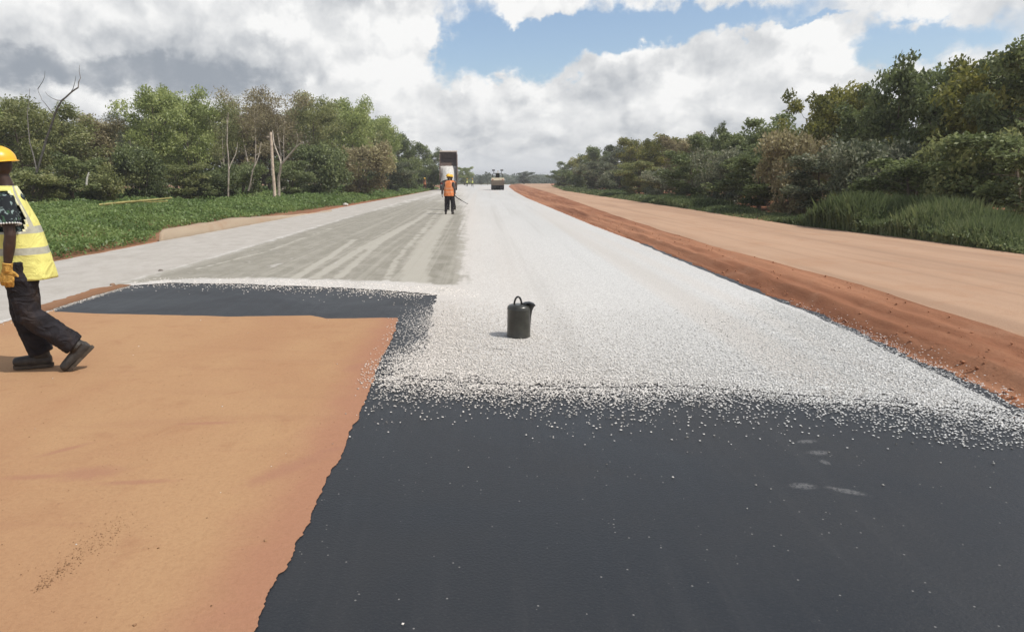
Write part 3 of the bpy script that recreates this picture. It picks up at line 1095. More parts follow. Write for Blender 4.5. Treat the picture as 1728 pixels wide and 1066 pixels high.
LM = {  # sunlit leaf reflectances
    'bright': leaf_mat('leaf_bright', (0.065, 0.082, 0.024), (0.130, 0.155, 0.050), (0.215, 0.235, 0.090), k=2.2),
    'olive': leaf_mat('leaf_olive', (0.055, 0.065, 0.022), (0.120, 0.130, 0.050), (0.195, 0.190, 0.085), k=2.2),
    'brown': leaf_mat('leaf_brown', (0.070, 0.058, 0.032), (0.140, 0.118, 0.065), (0.200, 0.180, 0.095), k=2.2),
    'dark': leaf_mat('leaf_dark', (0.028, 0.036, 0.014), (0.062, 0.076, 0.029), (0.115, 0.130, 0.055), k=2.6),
    'gold': leaf_mat('leaf_gold', (0.045, 0.050, 0.012), (0.110, 0.110, 0.026), (0.190, 0.170, 0.045), k=2.2),
    'grey': leaf_mat('leaf_greygreen', (0.035, 0.042, 0.024), (0.085, 0.098, 0.055), (0.180, 0.175, 0.120), k=1.9),
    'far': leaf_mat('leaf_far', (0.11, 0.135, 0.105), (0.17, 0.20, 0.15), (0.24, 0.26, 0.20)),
    'grass': leaf_mat('weed_green', (0.085, 0.135, 0.040), (0.165, 0.250, 0.070), (0.270, 0.350, 0.120)),
    'tallgrass': leaf_mat('grass_green', (0.070, 0.095, 0.035), (0.140, 0.185, 0.070), (0.26, 0.29, 0.13)),
}
BARK = simple('bark_brown', (0.16, 0.13, 0.10), 0.95, 0.1, 0.4, 9, 0.5)
BARK_PALE = simple('bark_pale', (0.46, 0.40, 0.33), 0.95, 0.1, 0.3, 7, 0.4)
BARK_DEAD = simple('bark_dead', (0.17, 0.155, 0.14), 0.95, 0.1, 0.35, 7, 0.4)


def rhombs(C, L, W, seed, updir=0.4, out=None):
    """leaf blades: bent rhombic quads (two tris folded along the midrib would be lost at this size)"""
    rs = np.random.RandomState(seed)
    n = len(C)
    d = rs.randn(n, 3)
    d /= np.linalg.norm(d, axis=1)[:, None]
    if out is not None:
        d = d * 0.8 + out * 0.6
        d /= np.linalg.norm(d, axis=1)[:, None] + 1e-9
    nrm = rs.randn(n, 3) + np.array([0.25, -0.1, updir * 2.2])
    s = np.cross(d, nrm)
    s /= np.linalg.norm(s, axis=1)[:, None] + 1e-9
    L = L * rs.uniform(0.65, 1.35, n)
    W = W * rs.uniform(0.7, 1.3, n)
    a = C - d * (L / 2)[:, None]
    b = C + s * (W / 2)[:, None]
    c = C + d * (L / 2)[:, None]
    e = C - s * (W / 2)[:, None]
    V = np.stack([a, b, c, e], 1).reshape(-1, 3)
    F = np.arange(4 * n).reshape(-1, 4)
    return V, F


def grow_tree(seed, kind):
    """returns (trunk MB, leaf arrays) at about unit spread: height 8, crown radius about 2.5"""
    rnd = random.Random(seed)
    tb = MB()
    H = 8.0
    spec = {
        'feathery': dict(stems=1, z0=.30, n1=12, n2=5, rad=2.3, leaf=(.21, .085), nl=11000, cl=.46, rise=.75, lean=.3, br=.13),
        'stems': dict(stems=3, z0=.42, n1=8, n2=4, rad=2.2, leaf=(.17, .07), nl=6500, cl=.50, rise=1.1, lean=.6, br=.075),
        'broad': dict(stems=2, z0=.12, n1=15, n2=5, rad=3.0, leaf=(.25, .15), nl=11000, cl=.46, rise=.45, lean=.6, br=.13),
        'open': dict(stems=2, z0=.28, n1=10, n2=4, rad=2.9, leaf=(.26, .16), nl=6200, cl=.40, rise=.75, lean=.5, br=.12),
        'bush': dict(stems=5, z0=.08, n1=7, n2=3, rad=5.4, leaf=(.46, .26), nl=9500, cl=.95, rise=.5, lean=1.4, br=.10),
        'dead': dict(stems=1, z0=.35, n1=9, n2=4, rad=1.7, leaf=(.1, .1), nl=0, cl=.3, rise=1.2, lean=.5, br=.11),
    }[kind]
    tips = []
    for st in range(spec['stems']):
        a0 = rnd.uniform(0, 6.28)
        lean = spec['lean'] * rnd.uniform(0.4, 1.0) * (1 if spec['stems'] > 1 else 0.5)
        pts = []
        for i in range(9):
            t = i / 8
            wob = 0.14 * math.sin(t * 5 + a0 * 3)
            pts.append(Vector((math.cos(a0) * lean * t * 1.6 + wob * t, math.sin(a0) * lean * t * 1.6 + 0.1 * math.cos(t * 6 + a0), t * H * 0.88 * rnd.uniform(.98, 1.0))))
        rad = [spec['br'] * (1 - 0.85 * i / 8) * (1.35 if i == 0 else 1) for i in range(9)]
        tb.loft(pts, rad, 7)
        n1 = max(3, spec['n1'] // spec['stems'] + 2)
        for k in range(n1):
            t = spec['z0'] + (1 - spec['z0']) * (k + rnd.random() * .8) / n1
            t = min(t, 0.99)
            q = t * 8
            i = min(int(q), 7)
            base = pts[i].lerp(pts[i + 1], q - i)
            a = a0 + k * 2.4 + rnd.uniform(-.5, .5)
            shape = math.sin(math.pi * min(1, max(0.08, (t - spec['z0'] * 0.6) / (1.12 - spec['z0'] * 0.6)))) ** 0.6
            ln = spec['rad'] * (0.55 + 0.45 * rnd.random()) * shape
            up = spec['rise'] * (0.5 + rnd.random())
            bp = [base]
            for j in range(1, 5):
                s = j / 4
                bp.append(base + Vector((math.cos(a + .2 * s) * ln * s, math.sin(a + .2 * s) * ln * s, up * ln * (s ** 1.4) * 0.6))
                          + Vector((rnd.uniform(-.1, .1), rnd.uniform(-.1, .1), rnd.uniform(-.08, .08))) * ln * 0.4)
            r0 = spec['br'] * 0.45 * (1 - 0.6 * t)
            tb.loft(bp, [r0 * (1 - 0.8 * j / 4) for j in range(5)], 5)
            tips.append((bp[-1], 1.0))
            if rnd.random() < 0.8:
                tips.append((bp[2], 0.9))
            for j in range(spec['n2']):
                s = rnd.uniform(0.35, 0.95)
                i2 = min(int(s * 4), 3)
                p0 = bp[i2].lerp(bp[i2 + 1], s * 4 - i2)
                aa = a + rnd.choice((-1, 1)) * rnd.uniform(.4, 1.4)
                l2 = ln * rnd.uniform(.25, .5)
                p1 = p0 + Vector((math.cos(aa) * l2, math.sin(aa) * l2, l2 * rnd.uniform(-.1, .9) * (1 + spec['rise'] * .4)))
                mid = p0.lerp(p1, .5) + Vector((0, 0, rnd.uniform(-.1, .1) * l2))
                tb.loft([p0, mid, p1], [r0 * .4, r0 * .28, r0 * .1], 4)
                tips.append((p1, rnd.uniform(.6, 1.0)))
                if kind == 'dead':
                    for _ in range(2):
                        p2 = p1 + Vector((rnd.uniform(-.5, .5), rnd.uniform(-.5, .5), rnd.uniform(.1, .8))) * l2
                        tb.loft([p1, p2], [r0 * .14, r0 * .05], 4)
        tips.append((pts[-1], 1.0))
    if spec['nl'] == 0:
        return tb, None
    rs = np.random.RandomState(seed)
    T = np.array([list(p) + [s] for p, s in tips])
    wgt = T[:, 3] * rs.uniform(.5, 1.4, len(T))
    idx = rs.choice(len(T), spec['nl'], p=wgt / wgt.sum())
    g = rs.randn(spec['nl'], 3)
    g /= np.linalg.norm(g, axis=1)[:, None]
    rr = rs.rand(spec['nl']) ** 0.45
    off = g * rr[:, None] * np.array([1, 1, .72]) * (spec['cl'] * (0.5 + T[idx, 3]))[:, None] * 1.15
    off[:, 2] -= 0.25 * (off[:, 0] ** 2 + off[:, 1] ** 2)
    C = T[idx, :3] + off
    C[:, 2] = np.maximum(C[:, 2], 0.05 + 0.15 * rs.rand(len(C)))
    V, F = rhombs(C, spec['leaf'][0], spec['leaf'][1], seed + 1, 0.5, g)
    clump = rs.rand(len(T))[idx]
    tint = np.clip(0.5 * clump + 0.5 * rs.rand(len(C)), 0, 1)
    return tb, (V, F, np.repeat(tint, 4))


VAR = {}


def variants(kind, n, seed):
    out = []
    for i in range(n):
        tb, lf = grow_tree(seed + i * 13, kind)
        tm = tb.mesh('trunk', BARK, True)
        cm = mesh_np('crown', lf[0], lf[1], LM['olive'], False, {'tint': lf[2]}) if lf else None
        if cm:
            co = np.concatenate([lf[0]])
            h = np.percentile(co[:, 2], 99.7)
            r = np.percentile(np.hypot(co[:, 0], co[:, 1]), 95)
        else:
            tv = np.array(tb.v)
            h, r = tv[:, 2].max(), np.percentile(np.hypot(tv[:, 0], tv[:, 1]), 97)
        out.append((tm, cm, h, r))
    VAR[kind] = out


variants('feathery', 5, 100)
variants('stems', 3, 200)
variants('broad', 5, 300)
variants('open', 3, 400)
variants('bush', 5, 500)
variants('dead', 2, 600)
rt_ = random.Random(5)
COUNT = {}


def tree(name, px, Y, top, wpx, kind, mat, label, cat='tree', group=None, bark=None, z0=0.0, lean=0.0):
    vs = VAR[kind]
    k = COUNT.get(kind, 0)
    COUNT[kind] = k + 1
    tm, cm, h, r = vs[k % len(vs)]
    x = at(px, 303, Y).x
    H = at(px, top, Y).z - z0
    dist = Y * cP
    W = wpx / FOC * dist / 2
    o = empty(name, (x, Y, z0), rt_.uniform(0, 6.28))
    o.scale = (W / r, W / r, H / h)
    if lean:
        o.rotation_euler = (0, lean, 0)
    tag(o, label, cat, group)
    t = link('stem' if kind == 'bush' else 'trunk', tm, o)
    if bark:
        t.material_slots[0].link = 'OBJECT'
        t.material_slots[0].material = bark
    if cm:
        c = link('crown' if kind != 'bush' else 'foliage', cm, o)
        c.material_slots[0].link = 'OBJECT'
        c.material_slots[0].material = LM[mat]
    return o


GL = 'trees of the wood on the left'
for a in [
    (-150, 34, 175, 170, 'feathery', 'olive', 'olive tree at the far left end of the wood, beyond the yellow-vested worker'),
    (-60, 37, 160, 150, 'feathery', 'bright', 'bright tree on the left of the wood, just left of the yellow-vested worker'),
    (38, 40, 166, 120, 'feathery', 'olive', 'olive green tree rising directly behind the yellow hard hat of the nearest worker'),
    (112, 43, 172, 118, 'feathery', 'olive', 'olive green tree behind the bare leaning dead branches at the left'),
    (172, 46, 196, 100, 'feathery', 'brown', 'low yellowish olive tree left of the dip in the left treeline'),
    (222, 52, 188, 60, 'stems', 'grey', 'thin sparse tree showing sky through it in the dip of the left treeline'),
    (262, 47, 150, 104, 'feathery', 'bright', 'tall bright green tree with a steep left side right of the dip in the treeline'),
    (322, 50, 147, 100, 'feathery', 'bright', 'tall bright green tree with open top, second right of the treeline dip'),
    (378, 52, 160, 84, 'stems', 'olive', 'sparse tree with pale thin trunks standing left of the brownish crowns'),
    (424, 54, 152, 96, 'stems', 'brown', 'brownish thin-leaved tree just left above the wooden pole'),
    (478, 58, 150, 100, 'stems', 'brown', 'brownish thin-leaved tree just right above the wooden pole'),
    (532, 64, 160, 92, 'feathery', 'olive', 'olive tree between the brownish crowns and the last tall green tree'),
    (598, 70, 162, 92, 'feathery', 'bright', 'tall green rounded tree above the brown-topped bush at the road bend'),
    (642, 82, 196, 66, 'feathery', 'bright', 'green tree where the left treeline steps down towards the road'),
    (672, 96, 232, 56, 'broad', 'dark', 'dark green tree below the step of the left treeline'),
    (704, 108, 242, 56, 'broad', 'dark', 'dark rounded tree above the orange-clad worker at the verge'),
    (733, 122, 252, 44, 'broad', 'dark', 'dark tree ending the left wood just left of the tipper truck'),
]:
    tree('tree', a[0], a[1], a[2], a[3], a[4], a[5], a[6], group=GL, bark=BARK_PALE if a[4] == 'stems' else None)
# second row
GB = 'second row of trees in the left wood'
for i, (px, Y, top, wd, k, m_) in enumerate([
    (-100, 46, 190, 170, 'broad', 'olive'), (0, 50, 196, 150, 'broad', 'dark'), (75, 52, 188, 150, 'broad', 'olive'), (150, 55, 215, 140, 'broad', 'olive'),
    (240, 60, 195, 120, 'broad', 'olive'), (295, 62, 168, 120, 'broad', 'bright'), (352, 64, 185, 120, 'broad', 'olive'),
    (410, 66, 190, 120, 'broad', 'brown'), (455, 68, 178, 120, 'broad', 'brown'), (508, 72, 180, 110, 'broad', 'olive'),
    (565, 78, 180, 110, 'broad', 'olive'), (620, 88, 200, 90, 'broad', 'bright'), (655, 104, 228, 70, 'broad', 'dark')]):
    nm = ['farthest left', 'behind the nearest worker', 'behind the dead leaning branches', 'under the dip of the treeline', 'left of the tallest bright crown',
          'between the two tallest bright crowns', 'left of the pale thin trunks', 'behind the left brownish crown', 'behind the pole top',
          'right of the brownish crowns', 'left of the last tall green tree', 'right of the last tall green tree', 'where the treeline steps down'][i]
    tree('tree', px, Y, top, wd, k, m_, 'back row tree of the left wood, ' + nm, group=GB)
# undergrowth
GU = 'bushes at the foot of the left wood'
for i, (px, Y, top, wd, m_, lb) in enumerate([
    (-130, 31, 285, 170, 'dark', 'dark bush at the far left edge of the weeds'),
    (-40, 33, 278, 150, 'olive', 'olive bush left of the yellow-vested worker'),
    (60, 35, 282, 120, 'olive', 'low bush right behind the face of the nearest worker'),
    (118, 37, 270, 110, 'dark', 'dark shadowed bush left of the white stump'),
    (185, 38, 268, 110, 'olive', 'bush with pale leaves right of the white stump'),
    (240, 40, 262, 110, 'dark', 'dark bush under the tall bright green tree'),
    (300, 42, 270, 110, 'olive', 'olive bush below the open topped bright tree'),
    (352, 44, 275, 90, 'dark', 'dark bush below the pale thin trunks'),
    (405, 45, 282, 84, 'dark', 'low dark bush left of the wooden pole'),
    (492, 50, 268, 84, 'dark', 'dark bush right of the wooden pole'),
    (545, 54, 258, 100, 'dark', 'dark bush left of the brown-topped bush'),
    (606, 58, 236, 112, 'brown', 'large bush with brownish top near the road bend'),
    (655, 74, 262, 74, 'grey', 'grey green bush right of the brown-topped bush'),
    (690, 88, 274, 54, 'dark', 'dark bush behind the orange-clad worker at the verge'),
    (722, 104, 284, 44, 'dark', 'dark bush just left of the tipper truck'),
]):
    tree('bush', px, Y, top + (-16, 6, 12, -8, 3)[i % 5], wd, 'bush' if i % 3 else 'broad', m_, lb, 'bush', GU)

# dead leaning tree and forked pale tree
def limb_thing(name, paths, mat, label, cat='tree'):
    """paths: list of (pixel polyline, Y, r0, r1); the first is the trunk"""
    o = empty(name, at(paths[0][0][0][0], paths[0][0][0][1], paths[0][1]))
    tag(o, label, cat)
    for i, (pl_, Y, r0, r1) in enumerate(paths):
        mb = MB()
        pts = [at(x, y, Y + 0.25 * j * (1 if i % 2 else -1)) - o.location for j, (x, y) in enumerate(pl_)]
        fin = []
        for a, b in zip(pts[:-1], pts[1:]):
            fin += [a, a.lerp(b, .5) + Vector((rt_.uniform(-.04, .04), 0, rt_.uniform(-.04, .04)))]
        fin.append(pts[-1])
        mb.loft(fin, [r0 + (r1 - r0) * j / (len(fin) - 1) for j in range(len(fin))], 7)
        mb.build('trunk' if i == 0 else 'branch', mat, o)
    return o


limb_thing('dead_tree', [
    ([(52, 345), (62, 290), (78, 235), (92, 195), (104, 170), (118, 158), (132, 148)], 36, 0.062, 0.032),
    ([(132, 148), (136, 132), (134, 110)], 36, 0.028, 0.008), ([(92, 195), (80, 180), (70, 168)], 36, 0.028, 0.008),
    ([(104, 170), (88, 166), (76, 155)], 36, 0.022, 0.007), ([(118, 158), (126, 140), (128, 128)], 36, 0.019, 0.006),
    ([(62, 290), (50, 240), (46, 190), (50, 150)], 36, 0.037, 0.008), ([(64, 150), (72, 138), (76, 120)], 36, 0.019, 0.006),
    ([(70, 168), (66, 158), (64, 150)], 36, 0.012, 0.011)], BARK_DEAD,
    'bare dead tree leaning right with thin twigs above the left treeline')
limb_thing('forked_tree', [
    ([(470, 340), (470, 300), (474, 278), (488, 262), (500, 248), (512, 240)], 44, .10, .03),
    ([(474, 278), (470, 262), (462, 240), (460, 220)], 44, .05, .02), ([(500, 248), (503, 235), (500, 222)], 44, .03, .012)], BARK_PALE,
    'pale forked tree trunk right beside the wooden pole')
for (x0, x1, lb) in [(385, 383, 'pale slender trunk standing tallest among the stems left of the pole'), (425, 432, 'pale leaning sapling trunk midway between slender trunk and pole')]:
    limb_thing('bare_sapling', [([(x0, 335), (x0 + 1, 290), (x1, 240), (x1 + 2, 190)] if x0 == 385 else [(x0 - 6, 322), (x0, 295), (x1, 268)], 43, .06, .02),
                                ([(x0, 290), (x0 + 12, 262), (x0 + 16, 240)], 43, .03, .01)], BARK_PALE, lb)

GR = 'trees of the wood on the right'
for a in [
    (958, 150, 272, 34, 'broad', 'dark', 'small dark tree at the far end of the right wood beside the dirt track'),
    (984, 122, 258, 44, 'broad', 'gold', 'small yellow green tree near the far end of the right wood'),
    (1012, 104, 248, 50, 'broad', 'dark', 'dark green tree left of the long olive crowns of the right wood'),
    (1046, 88, 244, 58, 'broad', 'grey', 'grey green tree fourth from the far end of the right wood'),
    (1078, 78, 233, 60, 'broad', 'gold', 'yellowish crown where the right treeline first steps up'),
    (1118, 66, 230, 70, 'broad', 'gold', 'olive yellow crown in the middle of the right treeline'),
    (1158, 58, 225, 74, 'broad', 'brown', 'brownish gold crown left of the little dark spike of leaves'),
    (1194, 52, 226, 70, 'broad', 'dark', 'dark low crown between the gold crowns and the high dark tree'),
    (1213, 50, 208, 26, 'open', 'dark', 'small dark spike of leaves poking above the right treeline'),
    (1244, 45, 222, 84, 'broad', 'dark', 'dark crown left of the high dark tree of the right wood'),
    (1286, 40, 192, 84, 'open', 'dark', 'high dark spreading tree in the middle right of the treeline'),
    (1322, 37, 238, 90, 'broad', 'dark', 'dark low crown in the gap right of the high dark tree'),
    (1372, 33, 150, 80, 'open', 'gold', 'tall open tree with ragged left side at the right of the picture'),
    (1425, 31, 152, 96, 'broad', 'gold', 'tall yellow green crown among the tallest trees on the right'),
    (1470, 28, 168, 90, 'broad', 'dark', 'dark crown under the highest branch at the right edge'),
    (1512, 26, 98, 80, 'open', 'dark', 'highest dark tree with leafy branch at the right edge'),
    (1580, 25, 110, 120, 'broad', 'dark', 'dark tree beyond the right edge behind the tall grass'),
    (1660, 23, 90, 130, 'broad', 'gold', 'gold green tree last but one towards the right end of the wood'),
    (1750, 21, 80, 140, 'broad', 'dark', 'rightmost dark tree nearest to the camera'),
]:
    tree('tree', a[0], a[1], a[2], a[3] * (1.45 if a[0] > 1300 else 1.2), a[4], a[5], a[6], group=GR, z0=0.12)
GRB = 'second row of trees in the right wood'
for i, (px, Y, top, wd, m_) in enumerate([(1000, 124, 262, 60, 'dark'), (1060, 98, 252, 70, 'dark'), (1110, 78, 244, 80, 'dark'), (1165, 68, 240, 90, 'gold'), (1225, 56, 232, 100, 'dark'),
                                        (1265, 50, 226, 90, 'dark'), (1325, 46, 232, 90, 'dark'), (1400, 40, 190, 100, 'dark'), (1450, 37, 172, 120, 'dark'), (1530, 33, 165, 120, 'dark'), (1620, 31, 150, 140, 'dark'), (1710, 29, 140, 150, 'gold')]):
    nm = ['at the far end', 'behind the grey green crown', 'behind the first gold crown', 'behind the brownish gold crown', 'left of the high dark tree', 'behind the high dark tree',
          'seen low in the gap', 'behind the tall open tree', 'behind the tall yellow green crown', 'behind the highest branch', 'beyond the right edge', 'at the right end'][i]
    tree('tree', px, Y, top, wd, 'broad', m_, 'back row tree of the right wood, ' + nm, group=GRB, z0=0.12)
GRU = 'bushes along the dirt track on the right'
for i, (px, Y, top, wd, m_, lb) in enumerate([
    (952, 132, 290, 34, 'dark', 'tiny dark bush where the dirt track meets the right wood'),
    (978, 108, 284, 44, 'dark', 'small dark bush second from the far end of the dirt track'),
    (1008, 92, 282, 50, 'grey', 'grey green bush third from the far end of the dirt track'),
    (1042, 76, 278, 60, 'grey', 'grey green bush under the first gold crowns'),
    (1080, 64, 276, 66, 'olive', 'olive bush under the middle of the right treeline'),
    (1122, 54, 270, 74, 'grey', 'bush with pale leaf tips under the olive yellow crown'),
    (1170, 46, 268, 84, 'dark', 'dark bush under the brownish gold crown'),
    (1222, 40, 262, 96, 'grey', 'spreading bush left below the high dark tree'),
    (1285, 35, 252, 110, 'dark', 'dark bush right below the high dark tree'),
    (1335, 31, 246, 110, 'brown', 'brown tinged bush below the gap in the right treeline'),
    (1395, 28, 250, 120, 'grey', 'grey leaved bush under the tall open tree'),
    (1462, 25.5, 238, 140, 'grey', 'large bush with pale leaves above the tall grass at the right edge'),
    (1540, 23, 245, 150, 'dark', 'dark bush just beyond the right edge of the photograph'),
    (1630, 21, 240, 160, 'olive', 'olive bush second from the right end'),
    (1730, 19, 235, 170, 'dark', 'rightmost bush beside the dirt track'),
]):
    tree('bush', px, Y * 0.90, top + (-10, 8, -22, 14, -4, 20, -14)[i % 7] * min(1, 40 / Y), wd * (1.08 if i % 2 else 1.3), 'bush' if i % 2 else 'broad', m_, lb, 'bush', GRU, z0=0.10)

# far end of the road
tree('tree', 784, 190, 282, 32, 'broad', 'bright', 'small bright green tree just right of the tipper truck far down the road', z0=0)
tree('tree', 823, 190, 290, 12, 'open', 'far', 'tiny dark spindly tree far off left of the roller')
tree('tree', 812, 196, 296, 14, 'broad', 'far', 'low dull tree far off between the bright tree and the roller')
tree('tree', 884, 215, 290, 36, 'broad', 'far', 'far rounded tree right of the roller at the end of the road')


def wood_mass(name, line, label, mat, n, hmin, hmax, depth, seed, leaf):
    """continuous foliage mass along a ground line; nobody could count its trees"""
    rs = np.random.RandomState(seed)
    seg = [np.hypot(b[0] - a[0], b[1] - a[1]) for a, b in zip(line[:-1], line[1:])]
    seg = np.array(seg) / sum(seg)
    cum = np.concatenate([[0], np.cumsum(seg)])
    t = rs.rand(n)
    k = np.clip(np.searchsorted(cum, t) - 1, 0, len(seg) - 1)
    f = (t - cum[k]) / seg[k]
    L_ = np.array(line)
    base = L_[k] * (1 - f[:, None]) + L_[k + 1] * f[:, None]
    y = rs.rand(n) * depth
    base = base + np.stack([np.zeros(n), y], 1)
    top = hmin + (hmax - hmin) * (0.6 * vnoise(base * np.array([1, .3]), 0.22, seed) + 0.4 * vnoise(base * np.array([1, .3]), 0.7, seed + 1))
    z = top * rs.rand(n) ** 0.8
    C = np.column_stack([base, z])
    V, F = rhombs(C, leaf, leaf * .55, seed, 0.5)
    tint = np.clip(0.6 * vnoise(C[:, [0, 2]], 0.8, seed + 4) + 0.5 * rs.rand(n), 0, 1)
    o = link(name, mesh_np(name, V, F, LM[mat], False, {'tint': np.repeat(tint, 4)}))
    tag(o, label, 'woodland', kind='stuff')
    return o


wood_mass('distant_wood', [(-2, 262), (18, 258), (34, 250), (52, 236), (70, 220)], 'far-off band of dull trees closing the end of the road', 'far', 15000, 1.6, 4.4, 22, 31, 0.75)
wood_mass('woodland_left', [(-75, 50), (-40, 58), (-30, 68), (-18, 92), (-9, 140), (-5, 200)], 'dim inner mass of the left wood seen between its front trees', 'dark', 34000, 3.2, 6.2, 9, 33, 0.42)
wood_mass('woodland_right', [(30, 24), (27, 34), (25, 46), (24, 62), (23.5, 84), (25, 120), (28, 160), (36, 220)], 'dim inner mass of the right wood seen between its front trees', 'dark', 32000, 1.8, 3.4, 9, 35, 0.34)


# weeds and grass
def blades(name, P, hgt, wid, lean, mat, label, seed, zb=0.0, cat='grass'):
    rs = np.random.RandomState(seed)
    n = len(P)
    a = rs.uniform(0, 6.283, n)
    b = rs.uniform(0, 6.283, n)
    h = hgt * rs.uniform(.5, 1.15, n)
    s = np.stack([np.cos(a), np.sin(a), np.zeros(n)], 1) * (wid * rs.uniform(.6, 1.3, n))[:, None]
    l1 = np.stack([np.cos(b), np.sin(b), np.zeros(n)], 1) * (h * lean * rs.rand(n))[:, None]
    base = np.column_stack([P, np.full(n, zb)])
    up = np.zeros((n, 3))
    up[:, 2] = h
    V = np.stack([base - s * .5, base + s * .5, base + l1 * .35 + up * .6 + s * .6, base + l1 + up, base + l1 * .35 + up * .6 - s * .6], 1).reshape(-1, 3)
    F = np.arange(5 * n).reshape(-1, 5)
    tint = np.clip(0.6 * vnoise(P, 0.55, seed) + 0.5 * rs.rand(n) - 0.05, 0, 1)
    o = link(name, mesh_np(name, V, F, LM[mat], False, {'tint': np.repeat(tint, 5)}))
    tag(o, label, cat, kind='stuff')
    return o


def leafy(name, P, hgt, size, mat, label, seed):
    """weedy ground cover: small leaves at all heights of each stem"""
    rs = np.random.RandomState(seed)
    n = len(P)
    z = hgt * rs.rand(n) ** 0.6
    C = np.column_stack([P + rs.randn(n, 2) * 0.05, z - 0.04])
    V, F = rhombs(C, size * 1.5, size * 0.7, seed, 0.7)
    tint = np.clip(0.55 * vnoise(P, 0.55, seed) + 0.55 * rs.rand(n) - 0.05, 0, 1)
    o = link(name, mesh_np(name, V, F, LM[mat], False, {'tint': np.repeat(tint, 4)}))
    tag(o, label, 'weeds', kind='stuff')
    return o


rs = np.random.RandomState(12)
N = 1500000
GE = g2([(-420, 540), (-100, 480), (97, 437), (255, 406), (278, 386), (385, 371), (470, 360), (600, 343), (700, 326.5), (742, 318.5)])
P = np.stack([rs.uniform(-62, -3, N), 9 + 110 * rs.rand(N) ** 2.0], 1)
back = resample([(-60, 33), (-38, 36), (-27, 40), (-23, 46), (-17, 60), (-12, 78), (-7, 120)], 0, [0])
e = seg_dist(P, GE)
vis = (P[:, 0] > -0.78 * P[:, 1] - 3)
m_ = (e > 0.08) & (P[:, 0] > -0.72 * P[:, 1] - 1) & (e < 26)
P = P[m_]
e = e[m_]
pr = np.clip(28.0 / P[:, 1], 0.12, 1.0) * (0.55 + 0.9 * vnoise(P, 0.45, 2)) * np.clip(0.25 + e / 0.6, 0, 1)
k = rs.rand(len(P)) < pr * 1.5
P, e = P[k], e[k]
dist = P[:, 1]
hg = (0.16 + 0.30 * np.clip(e / 2.5, 0, 1)) * (0.5 + 0.95 * vnoise(P, 0.9, 6)) * (1 + 0.2 * np.clip((dist - 20) / 30, 0, 1))
print('weeds', len(P))
leafy('weeds', P, hg, 0.040 + 0.0015 * dist, 'grass', 'thick bright green weeds covering the ground left of the road', 4)

# tall grass on the right, in drifts
GT = [(x + 0.5, y) for x, y in zip(xc, ys)]
rs = np.random.RandomState(15)
N = 900000
P = np.stack([rs.rand(N), 7 + 150 * rs.rand(N) ** 2.2], 1)
x0 = np.interp(P[:, 1], ys, xc)
P[:, 0] = x0 + 0.30 + P[:, 0] * (1.1 + P[:, 1] * 0.035)
u = (P[:, 0] - x0)
dn = 0.30 * vnoise(P, 0.5, 5) + 0.62 * np.exp(-((P[:, 1] - 17.5) / 4.5) ** 4) + 0.45 * np.exp(-((P[:, 1] - 41) / 9) ** 2) + 0.35 * np.exp(-((P[:, 1] - 66) / 9) ** 2) + 0.25 * np.exp(-((P[:, 1] - 100) / 14) ** 2)
k = rs.rand(N) < np.clip(dn * 2.2 - 0.45, 0.06, 1) * np.clip(24 / P[:, 1], .15, 1)
P, u, dn = P[k], u[k], dn[k]
hg = (0.35 + 0.7 * vnoise(P, 0.9, 21)) * (0.22 + 0.72 * np.clip(dn * 1.8 - .45, 0, 1)) * np.clip(0.35 + u / 1.1, 0, 1.0)
kb = rs.rand(len(P)) < 0.30
blades('tall_grass', P[kb], (hg * 1.12)[kb], 0.010 + 0.0010 * P[kb][:, 1], 0.45, 'tallgrass', 'tall soft green grass in drifts along the right side of the dirt track', 6, 0.13)
kl = (~kb) & (rs.rand(len(P)) < 0.75)
lo = leafy('low_weeds', P[kl], hg[kl], 0.030 + 0.0016 * P[kl][:, 1], 'tallgrass', 'low green weeds mixed into the grass drifts beside the dirt track', 61)
lo.location.z = 0.15

# ---------------------------------------------------------------- small things of the roadside
WOOD = simple('weathered_wood', (0.52, 0.42, 0.33), 0.9, 0.1, 0.3, 5, 0.4)
pb = G(465, 345)
Yp = pb.y
tp, bt = at(456.5, 223, Yp), at(464.5, 347, Yp)
mb = MB()
mb.loft([bt.lerp(tp, t) + Vector((0.015 * math.sin(t * 9), 0, 0)) for t in [0, .25, .5, .75, 1]], [.105, .10, .095, .09, .08], 10)
mb.box(tp + Vector((-.13, 0, -.28)), (.22, .09, .09))
o = mb.build('wooden_pole', WOOD)
tag(o, 'leaning bare wooden pole standing alone in the green weeds before the left wood', 'pole')
BAM = simple('bamboo_yellow', (0.42, 0.36, 0.14), 0.7, 0.2, 0.25, 6, 0.2)
for (pl_, r, lb) in [([(168, 346), (215, 341), (262, 337), (290, 334)], .05, 'long yellowish pole lying across the weeds at the left'),
                     ([(232, 339), (255, 341), (283, 339.5)], .03, 'short yellowish stick lying under the right end of the long yellowish pole')]:
    mb = MB()
    pts = [at(x, y, 27.5) for x, y in pl_]
    mb.loft(pts, [r, r * .9, r * .7, r * .5][:len(pts)], 8)
    tag(mb.build('fallen_pole', BAM), lb, 'fallen pole')
mb = MB()
mb.loft([at(146, 312, 34), at(147, 300, 34), at(150, 291, 34)], [.05, .045, .03], 8)
tag(mb.build('tree_stump', simple('bleached_wood', (0.55, 0.53, 0.47), .9, .1, .2)), 'short bleached white stump in front of the dark bush at the left', 'stump')


